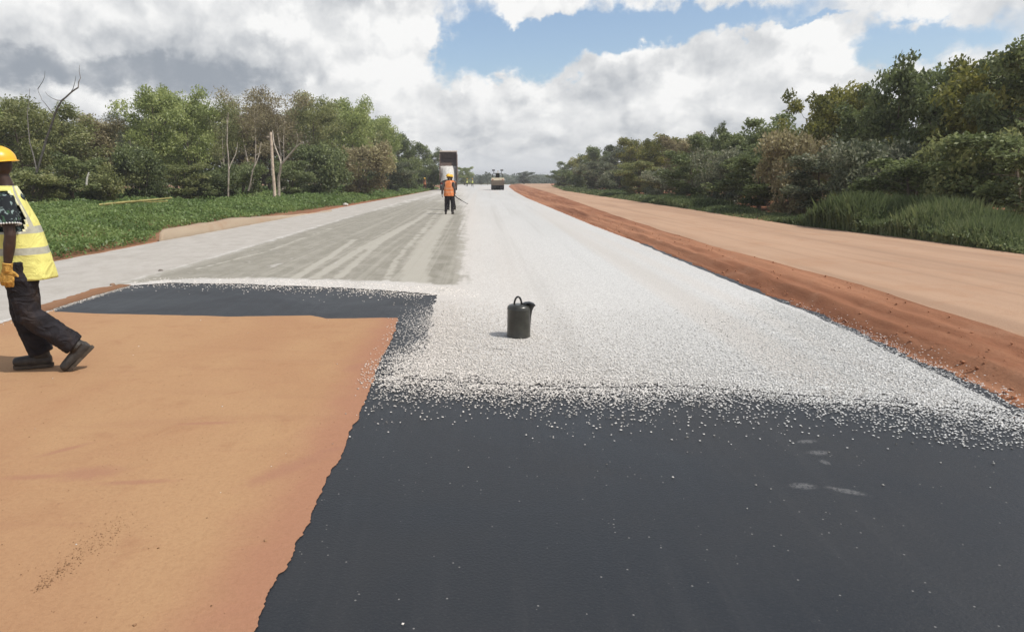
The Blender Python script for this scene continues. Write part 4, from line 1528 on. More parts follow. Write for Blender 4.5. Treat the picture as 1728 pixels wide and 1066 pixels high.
def rock(name, p, r, mat, label, seed):
    bm = bmesh.new()
    bmesh.ops.create_icosphere(bm, subdivisions=2, radius=1)
    rr = random.Random(seed)
    for v in bm.verts:
        v.co *= 1 + 0.3 * noise.noise(v.co * 1.6 + Vector((seed, 0, 0)))
        v.co = Vector((v.co.x * r, v.co.y * r * .8, v.co.z * r * .6))
    me = bpy.data.meshes.new(name)
    bm.to_mesh(me)
    bm.free()
    me.materials.append(mat)
    o = link(name, me)
    o.location = p + Vector((0, 0, r * .35))
    tag(o, label, 'rock')


PALE = simple('pale_rock', (0.5, 0.47, 0.42), .9, .1, .25, 9)
rock('rock', G(583, 347), .17, PALE, 'pale rock on the verge right of the wooden pole', 1)
rock('rock', G(437, 371), .10, PALE, 'small pale rock at the verge below the wooden pole', 2)
rock('rock', G(190, 482.5), .045, simple('brown_rock', (0.23, 0.15, 0.10), .9, .1), 'small brown clod at the left corner of the bitumen patch', 3)
rock('rock', G(271, 458), .04, simple('grey_rock', (0.16, 0.14, 0.12), .9, .1), 'small dark clod where shoulder meets the grey lane', 4)

# pouring can
CAN = simple('blackened_tin', (0.030, 0.029, 0.022), .30, .6, .4, 14, .12)
CAN2 = simple('tar_black', (0.012, 0.012, 0.011), .35, .5, .3, 14, .2)
cb = G(875, 569)
can = empty('pouring_can', (cb.x, cb.y, 0.012), 0)
tag(can, 'black tar pouring can with loop handle standing alone on the white chippings', 'can')
MB().lathe([(0, 0), (.112, 0), (.118, .006), (.117, .012), (.115, .018), (.114, .15), (.115, .27), (.118, .276), (.115, .284), (.112, .30), (.095, .315), (.06, .322), (0, .323)], 36).build('body', CAN, can)
h = MB()
hp = []
for i in range(17):
    a = math.pi * i / 16
    hp.append((-.012 - math.cos(a) * .036, 0, .312 + math.sin(a) * .082 if 0 < i < 16 else .300))
h.loft(hp, .0095, 10, up=(0, 1, 0))
h.build('handle', CAN2, can)
s_ = MB()
N_ = 20
ring = []
for (cx_, cz_, rx_q, ry_q) in [(.098, .018, .012, .020), (.100, .10, .016, .028), (.101, .20, .020, .036), (.103, .27, .028, .046), (.108, .305, .038, .054), (.116, .326, .044, .058), (.112, .330, .036, .050), (.104, .300, .028, .040)]:
    ring.append([Vector((cx_ + rx_q * math.cos(2 * math.pi * j / N_), ry_q * math.sin(2 * math.pi * j / N_), cz_ - 0.35 * rx_q * math.cos(2 * math.pi * j / N_))) for j in range(N_)])
s_.add([v for r_ in ring for v in r_], [(i * N_ + j, i * N_ + (j + 1) % N_, (i + 1) * N_ + (j + 1) % N_, (i + 1) * N_ + j) for i in range(len(ring) - 1) for j in range(N_)])
s_.loft([(.03, 0, .325), (.06, 0, .334), (.10, 0, .338), (.14, 0, .325), (.158, 0, .308)], [(.03, .006), (.045, .008), (.055, .009), (.05, .008), (.03, .005)], 12, up=(0, 0, 1))
s_.build('spout', CAN2, can)


# ---------------------------------------------------------------- people
SKIN = simple('dark_skin', (0.048, 0.026, 0.018), .5, .4, .2, 20, .1)
CLOTH = {}


def cloth(name, col, var=.2, scale=9, rough=.9, bump=.5):
    if name not in CLOTH:
        m, nt, out = material(name)
        co = nt.n('ShaderNodeTexCoord').outputs['Object']
        a = nt.noise(co, scale, 4, .55, .8)
        f = nt.noise(co, 220, 2, .5)
        c = nt.mix(nt.ss(a, .3, .7), tuple(x * (1 - var) for x in col), tuple(min(1, x * (1 + var)) for x in col))
        dn_ = nt.noise(nt.mapping(co, (1, 1, .6)), 5.0, 5, .65)
        c = nt.mix(nt.m('MULTIPLY', nt.ss(dn_, .48, .75), .17), c, (0.20, 0.13, 0.08))
        principled(nt, out, c, rough, .2, nt.bump(nt.m('ADD', nt.m('MULTIPLY', a, 4.0), nt.m('MULTIPLY', f, .15)), bump, .02))
        CLOTH[name] = m
    return CLOTH[name]


def print_shirt():
    m, nt, out = material('printed_cotton')
    co = nt.n('ShaderNodeTexCoord').outputs['Object']
    a = nt.noise(co, 17, 2, .5, 1.5)
    b = nt.noise(nt.mapping(co, loc=(3, 1, 2)), 26, 2, .5, 1.0)
    c = nt.mix(nt.ss(a, .58, .66), (0.022, 0.026, 0.030), (0.25, 0.33, 0.32))
    c = nt.mix(nt.ss(b, .62, .66), c, (0.05, 0.10, 0.06))
    principled(nt, out, c, .9, .2, nt.bump(a, .3, .01))
    return m


def hand(mb, wr, d, palm_n, side, curl, k=1.0):
    """palm with four unequal fingers and a thumb leaving its side"""
    wr, d, palm_n = Vector(wr), Vector(d).normalized(), Vector(palm_n).normalized()
    s = d.cross(palm_n).normalized() * side
    palm_n = s.cross(d).normalized() * side
    mb.loft([wr, wr + d * .03 * k, wr + d * .07 * k, wr + d * .095 * k], [(.027 * k, .020 * k), (.036 * k, .017 * k), (.043 * k, .015 * k), (.040 * k, .012 * k)], 10, up=palm_n)
    for i, (o_, ln) in enumerate([(-.031, .068), (-.011, .078), (.010, .074), (.030, .058)]):
        p = wr + d * .088 * k + s * o_ * k
        pts, rad = [p], [.0098 * k]
        dd = d.copy()
        for j, f in enumerate((.45, .32, .25)):
            ax = s
            dd = (Matrix.Rotation(curl * (.75 + .12 * j + .05 * i) * side, 3, ax) @ dd)
            pts.append(pts[-1] + dd * ln * f * k)
            rad.append((.0092 - .0008 * j) * k)
        mb.loft(pts, rad, 8)
        mb.ell(pts[-1], (.0075 * k,) * 3, 8, 6)
    p = wr + d * .028 * k - s * .030 * k
    t1 = p + (d * .6 - s * .75 + palm_n * .35).normalized() * .038 * k
    t2 = t1 + (d * .85 - s * .25 + palm_n * .55).normalized() * .034 * k
    mb.loft([p, t1, t2], [.0135 * k, .0115 * k, .0095 * k], 8)
    mb.ell(t2, (.0095 * k,) * 3, 8, 6)


def make_person(label, loc, rz, P, C, vox=.008, group=None, gloves=False, detail=True, helmet_mat=None):
    root = empty('person', loc, rz)
    tag(root, label, 'person', group)
    hip, chest, neck, head = (Vector(P[k]) for k in ('hip', 'chest', 'neck', 'head'))
    hr = Matrix.Rotation(P.get('yaw', 0), 3, 'Z') @ Matrix.Rotation(P.get('nod', 0), 3, 'X')
    b = MB()
    b.loft([hip + Vector((0, 0, -.08)), hip, hip.lerp(chest, .5), chest, chest.lerp(neck, .7), neck], [(.12, .09), (.14, .10), (.125, .09), (.15, .10), (.14, .085), (.055, .055)], 16, up=(0, 1, 0))
    b.loft([neck - Vector((0, 0, .05)), neck, head + hr @ Vector((0, -.01, -.06))], [.062, .056, .054], 12)
    # head: skull, face wedge, jaw, brow, nose, lips, ears
    def H(x, y, z):
        return head + hr @ Vector((x, y, z))
    b.ell(H(0, -.008, .02), (.077, .096, .094), 20, 14, hr)
    b.ell(H(0, .030, -.035), (.058, .060, .078), 16, 12, hr)
    b.ell(H(0, .048, -.085), (.036, .032, .028), 12, 8, hr)
    if detail:
        b.ell(H(0, .080, .022), (.050, .016, .012), 12, 8, hr)
        b.loft([H(0, .086, .010), H(0, .100, -.012), H(0, .106, -.030)], [.009, .013, .018], 8)
        b.ell(H(.013, .098, -.032), (.010, .010, .008), 8, 6, hr)
        b.ell(H(-.013, .098, -.032), (.010, .010, .008), 8, 6, hr)
        b.ell(H(0, .090, -.056), (.025, .012, .007), 10, 6, hr)
        b.ell(H(0, .087, -.067), (.021, .012, .008), 10, 6, hr)
        for s in (-1, 1):
            b.ell(H(s * .034, .070, -.020), (.020, .018, .016), 10, 8, hr)
    for s in (-1, 1):
        b.ell(H(s * .078, -.005, -.012), (.010, .020, .030), 10, 8, hr)
    for s, q in ((-1, 'L'), (1, 'R')):
        sh, el, wr = (Vector(P[k + q]) for k in ('sh', 'el', 'wr'))
        b.loft([sh, sh.lerp(el, .35), sh.lerp(el, .8), el, el.lerp(wr, .3), el.lerp(wr, .8), wr, wr + Vector(P['hd' + q]).normalized() * .02],
               [.052, .050, .041, .040, .042, .030, .026, .026], 12)
        hand(b, wr, P['hd' + q], P.get('pn' + q, (-s, 0, 0)), s, P.get('curl' + q, .5))
        hj, kn, an = (Vector(P[k + q]) for k in ('hj', 'kn', 'an'))
        b.loft([hj, hj.lerp(kn, .4), kn, kn.lerp(an, .35), an], [.085, .075, .052, .055, .038], 12)
    link('body', union(b, 'body', vox, SKIN, 2), root)
    if detail:
        ew = simple('eye_white', (.6, .57, .5), .3, .5, .05)
        ei = simple('eye_dark', (.01, .008, .006), .2, .5, .05)
        for s in (-1, 1):
            e = MB()
            e.ell(H(s * .032, .078, .002), (.0135, .0110, .0105), 12, 8, hr, 0)
            e.ell(H(s * .032, .0865, .002), (.006, .0045, .006), 10, 6, hr, 1)
            e.build('eye', [ew, ei], root)
    # shirt with sleeves
    s_ = MB()
    s_.loft([hip + Vector((0, 0, -.02)), hip + Vector((0, 0, .03)), hip.lerp(chest, .5), chest, chest.lerp(neck, .55), chest.lerp(neck, .85), neck], [(.148, .112), (.155, .118), (.148, .112), (.172, .122), (.168, .105), (.11, .075), (.068, .068)], 20, up=(0, 1, 0))
    for q in 'LR':
        sh, el, wr = (Vector(P[k + q]) for k in ('sh', 'el', 'wr'))
        if C.get('long'):
            s_.loft([sh, sh.lerp(el, .5), el, el.lerp(wr, .5), el.lerp(wr, .95)], [.068, .064, .054, .050, .042], 12)
        else:
            s_.loft([sh + Vector((0, 0, .005)), sh.lerp(el, .3), sh.lerp(el, .72)], [.066, .070, .076], 14)
    link('shirt', union(s_, 'shirt', vox, C['shirt'], 3), root)
    # trousers
    t = MB()
    t.loft([hip + Vector((0, 0, .05)), hip, hip + Vector((0, 0, -.09))], [(.150, .115), (.162, .128), (.150, .125)], 18, up=(0, 1, 0))
    for q in 'LR':
        hj, kn, an = (Vector(P[k + q]) for k in ('hj', 'kn', 'an'))
        fl = C.get('leg', 1.0)
        t.loft([hj, hj.lerp(kn, .3), hj.lerp(kn, .7), kn, kn.lerp(an, .25), kn.lerp(an, .6), kn.lerp(an, .86), kn.lerp(an, .98)],
               [.098 * fl, .096 * fl, .084 * fl, .077 * fl, .078 * fl, .074 * fl, .076 * fl, .073 * fl], 14)
    tm = union(t, 'trousers', vox, C['trousers'], 2)
    for v in tm.vertices:                                   # creases
        c = v.co
        k = noise.noise(Vector((c.x * 9, c.y * 9, c.z * 16))) * .009 + noise.noise(Vector((c.x * 20, c.y * 20, c.z * 34 + c.y * 30))) * .004
        v.co += v.normal * k
    link('trousers', tm, root)
    # boots
    for s, q in ((-1, 'L'), (1, 'R')):
        an = Vector(P['an' + q])
        fd = Vector(P['ft' + q]).normalized()              # heel to toe
        up = Vector(P.get('fu' + q, (0, 0, 1)))
        up = (up - fd * up.dot(fd)).normalized()
        side = fd.cross(up)
        heel = an - up * .055 - fd * .055
        bt_ = MB()
        bt_.loft([an + up * .10, an + up * .03, an - up * .02], [.058, .056, .062], 14)
        bt_.loft([heel - fd * .012, heel + fd * .03, heel + fd * .10, heel + fd * .17, heel + fd * .225, heel + fd * .255, heel + fd * .268],
                 [(.034, .036), (.042, .052), (.044, .056), (.050, .048), (.052, .042), (.044, .036), (.024, .022)], 14, up=up)
        bm_ = union(bt_, 'boot', max(vox * .8, .006), C['boot'], 2)
        bo = link('boot', bm_, root)
        so = MB()
        ol = [(-.02, .026), (.01, .038), (.06, .038), (.10, .034), (.15, .045), (.20, .048), (.24, .040), (.268, .018)]
        pts_ = [(f, w_) for f, w_ in ol] + [(f, -w_) for f, w_ in ol[::-1]]
        base = heel - up * .055 + up * .0
        lo = [base + fd * f + side * w_ for f, w_ in pts_]
        hi = [base + up * .026 + fd * f + side * w_ for f, w_ in pts_]
        n = len(lo)
        so.add(lo + hi, [tuple(range(n - 1, -1, -1)), tuple(range(n, 2 * n))] + [(i, (i + 1) % n, n + (i + 1) % n, n + i) for i in range(n)])
        so.build('sole', C['sole'], bo, smooth=False)
    # vest: shell with armholes, bands of reflective tape
    if 'vest' in C:
        vm = C['vest']
        prof = C.get('vprof') or [(.80, .185, .150, .165), (.92, .180, .145, .155), (1.02, .176, .14, .148), (1.12, .180, .145, .145), (1.22, .188, .145, .14), (1.32, .192, .135, .13), (1.40, .180, .110, .105), (1.445, .135, .085, .085), (1.47, .085, .07, .07)]
        rows = 40
        zs = [prof[0][0] + (prof[-1][0] - prof[0][0]) * i / rows for i in range(rows + 1)]
        n = 56
        arr = np.array(prof)
        me = bpy.data.meshes.new('vest')
        V, F, MI = [], [], []
        bands = C.get('bands', [(1.10, 1.15), (.95, 1.00)])
        for z in zs:
            wx = np.interp(z, arr[:, 0], arr[:, 1])
            yf = np.interp(z, arr[:, 0], arr[:, 2])
            yb = np.interp(z, arr[:, 0], arr[:, 3])
            tt = (z - hip.z) / (neck.z - hip.z)
            cx_, cy_ = (hip.lerp(neck, tt)).x, (hip.lerp(neck, tt)).y
            for j in range(n):
                a = 2 * math.pi * j / n
                cw, sw = math.cos(a), math.sin(a)
                yy = (yf if sw > 0 else yb) * abs(sw) ** .85 * (1 if sw > 0 else -1)
                xx = wx * abs(cw) ** .85 * (1 if cw > 0 else -1)
                k = 1 + (.035 * math.sin(a * 7 + z * 9) + .05 * noise.noise(Vector((cw * 2, sw * 2, z * 5)))) * max(0, (1.35 - z) / .5)
                V.append((cx_ + xx * k, cy_ + yy * k, z))
        for i in range(rows):
            zc = (zs[i] + zs[i + 1]) / 2
            for j in range(n):
                a = 2 * math.pi * (j + .5) / n
                cw = abs(math.cos(a))
                hole = 0
                if 1.13 < zc < 1.435:
                    hh = (zc - 1.13) / .305
                    hole = math.cos(R(14 + 30 * min(1, math.sin(math.pi * min(1, hh * 1.0)) ** .5 * 1.0 + .0)))
                    if cw > hole:
                        continue
                if 1.2 < zc and math.sin(a) > .97 - (zc - 1.2) * .35:      # open neck in front
                    continue
                q = i * n + j
                q2 = i * n + (j + 1) % n
                F.append((q, q2, q2 + n, q + n))
                mi = 1 if any(lo_ < zc < hi_ for lo_, hi_ in bands) else 0
                rim = 1.13 < zc < 1.44 and cw > hole - .07
                if zc > bands[0][1] and .50 < cw < .72:
                    mi = 1
                if rim or (zc > 1.40 and .45 > cw):
                    mi = 2
                MI.append(mi)
        me.from_pydata(V, [], F)
        for m_ in (vm, C['tape'], C['trim']):
            me.materials.append(m_)
        me.polygons.foreach_set('material_index', MI)
        me.polygons.foreach_set('use_smooth', [True] * len(F))
        vo = link('vest', me, root)
        sol = vo.modifiers.new('t', 'SOLIDIFY')
        sol.thickness = .006
        sol.offset = 0
    if 'cuff' in C:
        for q in 'LR':
            sh, el = Vector(P['sh' + q]), Vector(P['el' + q])
            c = sh.lerp(el, .72)
            ax = (el - sh).normalized()
            u = ax.orthogonal().normalized()
            v_ = ax.cross(u)
            mb_ = MB()
            for j in range(26):
                a = 2 * math.pi * j / 26
                mb_.ell(c + (u * math.cos(a) + v_ * math.sin(a)) * .079, (.0075,) * 3, 8, 6)
            mb_.build('sleeve_trim', C['cuff'], root)
    # hard hat
    hh = MB()
    dome = []
    for i in range(11):
        a = math.pi / 2 * i / 10
        dome.append((math.cos(a), math.sin(a)))
    n = 32
    V = []
    for (cr, cs) in dome:
        for j in range(n):
            t_ = 2 * math.pi * j / n
            ridge = .006 * math.exp(-(math.cos(t_) / .16) ** 2) * (cs > .05)
            V.append(H(cr * .112 * math.cos(t_), cr * .136 * math.sin(t_) - .004, .045 + cs * .112 + ridge))
    F = [(i * n + j, i * n + (j + 1) % n, (i + 1) * n + (j + 1) % n, (i + 1) * n + j) for i in range(len(dome) - 1) for j in range(n)]
    hh.add(V, F)
    V = []
    for j in range(n):
        t_ = 2 * math.pi * j / n
        pk = max(0, math.sin(t_)) ** 2
        for k, (q, dz) in enumerate([(0.0, 0.0), (.006 + .008 + .052 * pk, -.006 - .014 * pk), (.006 + .008 + .052 * pk, -.010 - .014 * pk), (0.0, -.006)]):
            V.append(H((.112 + q) * math.cos(t_), (.136 + q) * math.sin(t_) - .004, .045 + dz))
    F = [(j * 4 + k, ((j + 1) % n) * 4 + k, ((j + 1) % n) * 4 + k + 1, j * 4 + k + 1) for j in range(n) for k in range(3)]
    hh.add(V, F)
    hh.build('hard_hat', helmet_mat or HAT, root)
    if gloves:
        for s, q in ((-1, 'L'), (1, 'R')):
            g = MB()
            wr = Vector(P['wr' + q])
            d = Vector(P['hd' + q]).normalized()
            g.loft([wr - d * .045, wr, wr + d * .02], [.037, .033, .030], 12)
            hand(g, wr - d * .004, d, P.get('pn' + q, (-s, 0, 0)), s, P.get('curl' + q, .5), 1.22)
            link('glove', union(g, 'glove', .005, C['glove'], 1), root)
    return root


HAT = simple('hat_yellow', (0.80, 0.44, 0.025), .35, .5, .08, 4, .02)
YEL = cloth('vest_yellow', (0.72, 0.68, 0.215), .10, 6, .8, .5)
ORA = cloth('vest_orange', (0.62, 0.20, 0.07), .15, 6, .8, .5)
TAPE = simple('tape_grey', (0.40, 0.39, 0.31), .45, .5, .15, 20)
TRIM = simple('piping_cream', (0.72, 0.70, 0.44), .8, .2, .1)
TRO = cloth('trouser_black', (0.020, 0.018, 0.021), .35, 8, .9, .8)
BOOT = simple('boot_leather', (0.038, 0.032, 0.027), .6, .4, .35, 20, .3)
BOOT2 = simple('boot_sole', (0.065, 0.052, 0.040), .9, .2, .3, 20, .3)
WHITE = simple('bead_white', (0.6, 0.6, 0.58), .6, .3, .05)
GLOVE = cloth('glove_tan', (0.52, 0.30, 0.075), .35, 22, .9, .5)

near_pose = dict(hip=(0, .0, .955), chest=(0, .012, 1.27), neck=(0, .030, 1.475), head=(0, .070, 1.615), nod=-.10, yaw=.05,
                 shL=(-.185, .012, 1.40), elL=(-.235, -.005, 1.115), wrL=(-.215, .045, .865), hdL=(.12, .16, -1), pnL=(1, -.1, 0.1), curlL=.55,
                 shR=(.185, .012, 1.40), elR=(.235, .03, 1.12), wrR=(.165, .20, .94), hdR=(-.35, .6, -.55), pnR=(-1, 0, -.4), curlR=.8,
                 hjL=(-.092, 0, .90), knL=(-.10, -.035, .475), anL=(-.10, -.335, .205), ftL=(0, .62, -.60), fuL=(0, .6, .6),
                 hjR=(.092, 0, .90), knR=(.095, .045, .475), anR=(.095, -.055, .118), ftR=(0.06, 1, 0))
nb = G(57, 627)
dirn = Vector((-.93, -.37))
make_person('worker in pale yellow vest and yellow hard hat walking left on the orange soil', (nb.x, nb.y, .006), math.atan2(dirn.y, dirn.x) - math.pi / 2, near_pose,
            dict(shirt=print_shirt(), vest=YEL, tape=TAPE, trim=TRIM, trousers=TRO, boot=BOOT, sole=BOOT2, cuff=WHITE, glove=GLOVE, leg=1.22,
                 vprof=[(.76, .205, .160, .235), (.92, .198, .150, .220), (1.02, .190, .145, .204), (1.12, .188, .140, .186), (1.22, .192, .135, .160), (1.32, .192, .13, .125), (1.40, .180, .110, .095), (1.445, .135, .085, .080), (1.475, .085, .07, .07)],
                 bands=[(1.115, 1.165), (.965, 1.01)]), .008, gloves=True)

stand = dict(hip=(0, 0, .955), chest=(0, .01, 1.27), neck=(0, .015, 1.475), head=(0, .03, 1.615),
             shL=(-.19, 0, 1.40), elL=(-.27, -.02, 1.12), wrL=(-.29, .04, .88), hdL=(0, .1, -1), curlL=.5,
             shR=(.19, 0, 1.40), elR=(.27, .0, 1.13), wrR=(.27, .10, .90), hdR=(0, .2, -1), curlR=.9,
             hjL=(-.095, 0, .90), knL=(-.12, .02, .48), anL=(-.12, -.02, .118), ftL=(-.1, 1, 0),
             hjR=(.095, 0, .90), knR=(.15, .10, .50), anR=(.165, .05, .118), ftR=(.15, 1, 0))
oc = dict(shirt=cloth('shirt_grey', (0.10, 0.09, 0.09)), long=True, vest=ORA, tape=simple('tape_pale', (0.58, 0.27, 0.14), .5, .5, .1), trim=ORA, trousers=TRO, boot=BOOT, sole=BOOT2, leg=.85,
          vprof=[(.80, .225, .170, .180), (.92, .215, .160, .17), (1.02, .205, .15, .16), (1.12, .20, .15, .155), (1.22, .20, .15, .15), (1.32, .20, .14, .13), (1.40, .185, .110, .105), (1.445, .135, .085, .085), (1.47, .085, .07, .07)])
mp = G(757, 362)
make_person('worker in orange vest and yellow hard hat walking away down the grey lane', (mp.x, mp.y, .012), R(-4), stand, oc, .012, detail=False)
sh_p = (mp.x + .27, mp.y + .13, .012)
SH = simple('shovel_dark', (0.06, 0.05, 0.045), .6, .4, .3)
sho = empty('shovel', (mp.x + .27, mp.y + .12, .84), 0)
tag(sho, 'dark shovel held low in the right hand of the worker walking away', 'shovel')
MB().loft([(-.10, 0, .10), (.10, -.03, -.10), (.30, -.07, -.22)], [.022, .022, .022], 8).build('handle', SH, sho)
bl = MB()
rot = Matrix.Rotation(-.75, 3, 'Y').transposed()
bl.loft([(.27, -.07, -.21), (.33, -.08, -.24), (.50, -.11, -.33), (.60, -.12, -.38)], [(.03, .015), (.12, .014), (.12, .012), (.05, .01)], 12, up=(.6, 0, .8))
bl.build('blade', SH, sho)

swing = dict(stand)
swing.update(knL=(-.11, .10, .50), anL=(-.11, .12, .118), knR=(.11, -.02, .48), anR=(.11, -.18, .13), elR=(.28, .1, 1.15), wrR=(.30, .28, 1.05), hdR=(0, 1, .1), elL=(-.28, .06, 1.14), wrL=(-.22, .24, 1.0), hdL=(.2, 1, 0))
q = at(761.8, 303, 35.0)
make_person('second worker in orange vest, mostly hidden behind the one with the shovel', (q.x, 35.0, .012), R(25), swing, dict(oc, shirt=cloth('shirt_brown', (0.16, 0.09, 0.06))), .016, detail=False)
q = G(717, 321.5)
make_person('tiny worker in dull orange clothes standing at the left verge under the dark tree', (q.x, q.y, .012), R(150), stand, dict(oc, trousers=cloth('trouser_red', (0.18, 0.07, 0.05)), vest=cloth('vest_faded_orange', (0.55, 0.22, 0.11))), .02, detail=False)
lime = dict(oc, vest=cloth('vest_lime', (0.62, 0.68, 0.12)), trim=cloth('vest_lime', (0.62, 0.68, 0.12)), tape=TAPE)
for (px, lb) in [(788, 'left one of two far workers in lime yellow vests beside the small green tree'), (797, 'right one of two far workers in lime yellow vests beside the small green tree')]:
    q = G(px, 315.0)
    make_person(lb, (q.x, q.y, .012), R(170 if px < 790 else 200), stand if px < 790 else swing, lime, .03, detail=False)

# ---------------------------------------------------------------- machines
STEEL = simple('bed_brown_steel', (0.085, 0.055, 0.042), .7, .3, .35, 3)
PAINT = simple('truck_white_paint', (0.50, 0.48, 0.44), .5, .4, .15, 2)
BLACK = simple('rubber_black', (0.022, 0.021, 0.02), .85, .2, .3)
DARK = simple('chassis_dark', (0.045, 0.043, 0.04), .7, .3, .3)
GLASS = simple('dark_glass', (0.02, 0.024, 0.028), .1, .6, .1)
HEAP = simple('heap_chippings', (0.58, 0.56, 0.52), .95, .1, .25, 8, .8)
REDL = simple('lamp_red', (0.35, 0.02, 0.015), .3, .5, .1)


def wheel(root, x, y, r, wdt, name='wheel'):
    mb = MB()
    ry = Matrix.Rotation(math.pi / 2, 3, 'Y')
    mb.lathe([(r * .55, -wdt / 2), (r * .9, -wdt / 2), (r, -wdt * .36), (r, wdt * .36), (r * .9, wdt / 2), (r * .55, wdt / 2)], 26, (x, y, r), ry)
    wo = mb.build(name, BLACK, root)
    rm = MB()
    rm.lathe([(0, -.03), (r * .2, -.03), (r * .25, wdt * .1), (r * .5, wdt * .12), (r * .56, wdt * .45), (r * .56, -wdt * .45), (r * .5, -wdt * .2), (0, -wdt * .2)], 20, (x, y, r), ry)
    rm.build('rim', PAINT, wo)


tq = G(758, 321)
TY = 100.0
tx = at(757, 303, TY).x
tr = empty('tipper_truck', (tx, TY, .012), R(1))
tag(tr, 'tipper truck seen from behind with its brown bed raised, far down the left lane', 'truck')
for s in (-1, 1):
    for yy in (1.1, 2.45):
        for k in (0, 1):
            wheel(tr, s * (1.10 - .33 * k), yy, .52, .28)
    wheel(tr, s * 1.05, 6.1, .52, .30)
MB().box((-.42, 3.4, .98), (.14, 6.6, .26)).box((.42, 3.4, .98), (.14, 6.6, .26)).box((0, .2, .95), (1.0, .12, .24)).box((0, 1.1, .62), (1.7, .14, .14)).box((0, 2.45, .62), (1.7, .14, .14)).box((0, 6.1, .62), (1.7, .14, .14)).build('chassis', DARK, tr, False)
cabm = MB()
cabm.box((0, 6.1, 1.75), (2.40, 1.7, 2.1), taper=.93)
cab = cabm.build('cab', PAINT, tr, True, .06)
MB().box((0, 6.965, 2.15), (2.05, .03, .8)).build('windscreen', GLASS, cab, False)
for s in (-1, 1):
    MB().box((s * 1.165, 6.2, 2.15), (.03, .9, .7)).build('side_window', GLASS, cab, False)
    MB().box((s * .95, .12, .95), (.30, .06, .16)).build('tail_lamp', REDL, tr, False)
    MB().box((s * .95, .4, .70), (.60, .03, .45)).build('mud_flap', BLACK, tr, False)
MB().box((0, .08, .72), (2.3, .08, .12)).build('bumper', PAINT, tr, False)
# tipped bed: hinge at rear (0, .3, 1.15), tilt 48 degrees
TA = R(46)
rb = Matrix.Rotation(TA, 3, 'X')


def bedp(x, y, z):
    return rb @ Vector((x, y, z)) + Vector((0, .3, 1.15))


bed = MB()
for (c, sz) in [((0, 2.3, .06), (2.5, 4.8, .12)), ((-1.22, 2.3, .66), (.08, 4.8, 1.2)), ((1.22, 2.3, .66), (.08, 4.8, 1.2)), ((0, 4.66, .78), (2.36, .08, 1.42))]:
    bed.box(bedp(*c), sz, rb)
bedo = bed.build('bed', STEEL, tr, False)
ribs = MB()
for yy in (.3, 1.1, 1.9, 2.7, 3.5, 4.3):
    for s in (-1, 1):
        ribs.box(bedp(s * 1.30, yy, .66), (.08, .10, 1.2), rb)
ribs.box(bedp(0, 4.66, 1.51), (2.6, .2, .08), rb)
ribs.build('bed_ribs', simple('rib_tan', (0.45, 0.38, 0.32), .7, .3, .2), bedo, False)
tg = MB()
tg.box(bedp(0, -.5, 1.0) + Vector((0, -.35, -.05)), (2.4, .06, 1.15), Matrix.Rotation(R(8), 3, 'X'))
hp_ = MB()
hpts = []
NN = 24
for i in range(NN + 1):
    for j in range(NN + 1):
        u, v = j / NN * 2 - 1, i / NN
        z = .14 + .95 * (1 - abs(u) ** 2.4) * max(0, math.sin(math.pi * min(1, .12 + v * .88))) ** .6 * (1 - .35 * v) + .05 * noise.noise(Vector((u * 5, v * 9, 0)))
        hpts.append(bedp(u * 1.16, -.15 + v * 3.2, z))
hp_.add(hpts, [(i * (NN + 1) + j, i * (NN + 1) + j + 1, (i + 1) * (NN + 1) + j + 1, (i + 1) * (NN + 1) + j) for i in range(NN) for j in range(NN)])
hpo = hp_.build('load_of_chippings', HEAP)
hpo.location = tr.location
hpo.rotation_euler = tr.rotation_euler
tag(hpo, 'pale load of stone chippings sliding out of the raised brown truck bed', 'stone load')
MB().loft([(0, 3.4, 1.1), (0, 3.25, 2.2), tuple(bedp(0, 3.0, -.02))], [.11, .09, .06], 10).build('hydraulic_ram', DARK, tr)

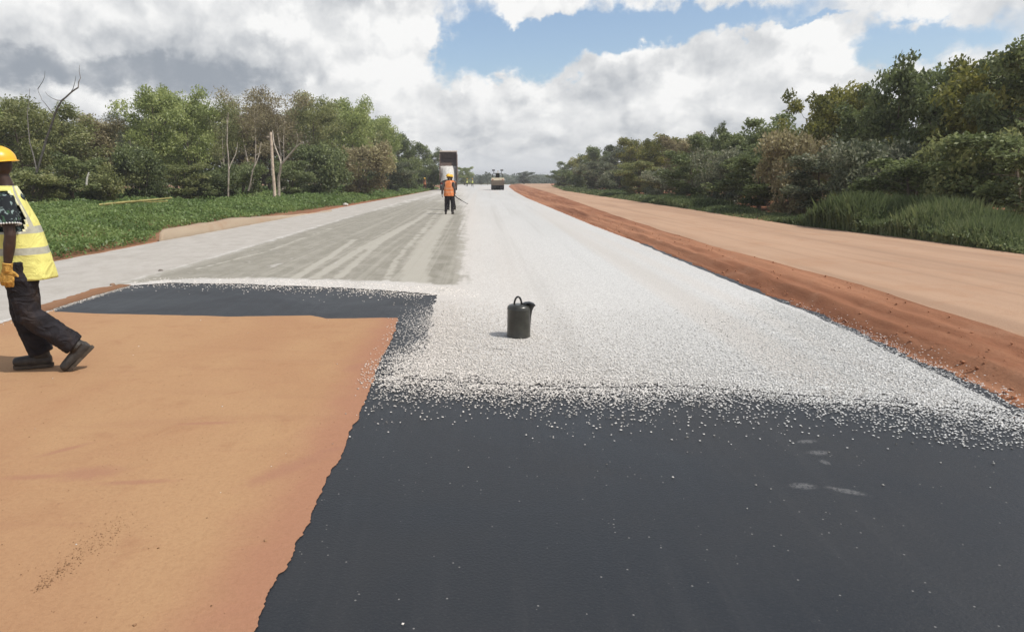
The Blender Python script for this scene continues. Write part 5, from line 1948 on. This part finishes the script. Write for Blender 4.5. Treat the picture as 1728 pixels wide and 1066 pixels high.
# pneumatic roller
ROL = simple('roller_cream', (0.68, 0.60, 0.44), .55, .4, .15, 3)
RY = 102.0
rx_ = at(840, 303, RY).x
ro = empty('road_roller', (rx_, RY, .012), R(-2))
tag(ro, 'cream road roller with black tyres and two roof lamps far down the road', 'road roller')
for k in range(5):
    wheel(ro, -.80 + .40 * k, .5, .46, .30)
for k in range(4):
    wheel(ro, -.60 + .40 * k, 3.6, .46, .30)
MB().box((0, 2.05, 1.12), (1.96, 4.5, .50)).box((0, -.12, .78), (1.9, .14, .22)).build('frame', simple('roller_brown', (0.16, 0.125, 0.09), .7, .3, .3), ro, True, .04)
MB().box((0, .75, 1.55), (1.98, 1.7, .42), taper=.95).box((0, 3.5, 1.5), (1.7, 1.4, .34), taper=.92).build('hood', ROL, ro, True, .05)
MB().box((0, 2.2, 1.65), (.6, .6, .5)).box((0, 1.95, 2.05), (.6, .12, .6)).build('seat', BLACK, ro, True, .04)
cp = MB()
for sx in (-1, 1):
    for yy in (1.45, 2.95):
        cp.loft([(sx * .72, yy, 1.3), (sx * .72, yy, 2.36)], .035, 8)
cp.box((0, 2.2, 2.4), (1.3, 1.9, .10))
cp.build('canopy', simple('canopy_dark', (0.05, 0.05, 0.035), .7, .3, .2), ro, False)
for s in (-1, 1):
    lm = MB()
    lm.loft([(s * .55, 1.6, 2.43), (s * .60, 1.6, 2.78)], .03, 8)
    lm.box((s * .62, 1.6, 2.86), (.42, .18, .20))
    lm.build('roof_lamp', DARK, ro, False)
    mr = MB()
    mr.loft([(s * .9, 2.9, 1.9), (s * 1.02, 2.9, 2.3)], .02, 6)
    mr.build('mirror_arm', DARK, ro)
    MB().box((s * .72, -.115, 1.5), (.2, .04, .12)).build('tail_lamp', REDL, ro, False)
bk = MB()
bk.loft([(.05, 1.5, 2.43), (.05, 1.5, 2.82)], [.03, .04], 8)
bk.build('beacon', simple('beacon_orange', (0.4, 0.2, 0.03), .4, .5, .1), ro)

# ---------------------------------------------------------------- normal-facing details done
hz = MB()
hz.box((0, 1170, 7.35), (3000, 2460, 17.3))
hm = bpy.data.materials.new('thin_haze')
hm.use_nodes = True
ht = NT(hm.node_tree)
ho = ht.n('ShaderNodeOutputMaterial')
pvn = ht.n('ShaderNodeVolumePrincipled')
pvn.inputs['Color'].default_value = (0.95, 0.96, 0.98, 1)
pvn.inputs['Density'].default_value = 0.0008
pvn.inputs['Anisotropy'].default_value = 0.2
ht.t.links.new(pvn.outputs[0], ho.inputs['Volume'])
hazeo = hz.build('haze', hm, smooth=False)
tag(hazeo, 'thin pale haze hanging over the road and the woods', 'haze', kind='stuff')
print('objects', len(bpy.data.objects))
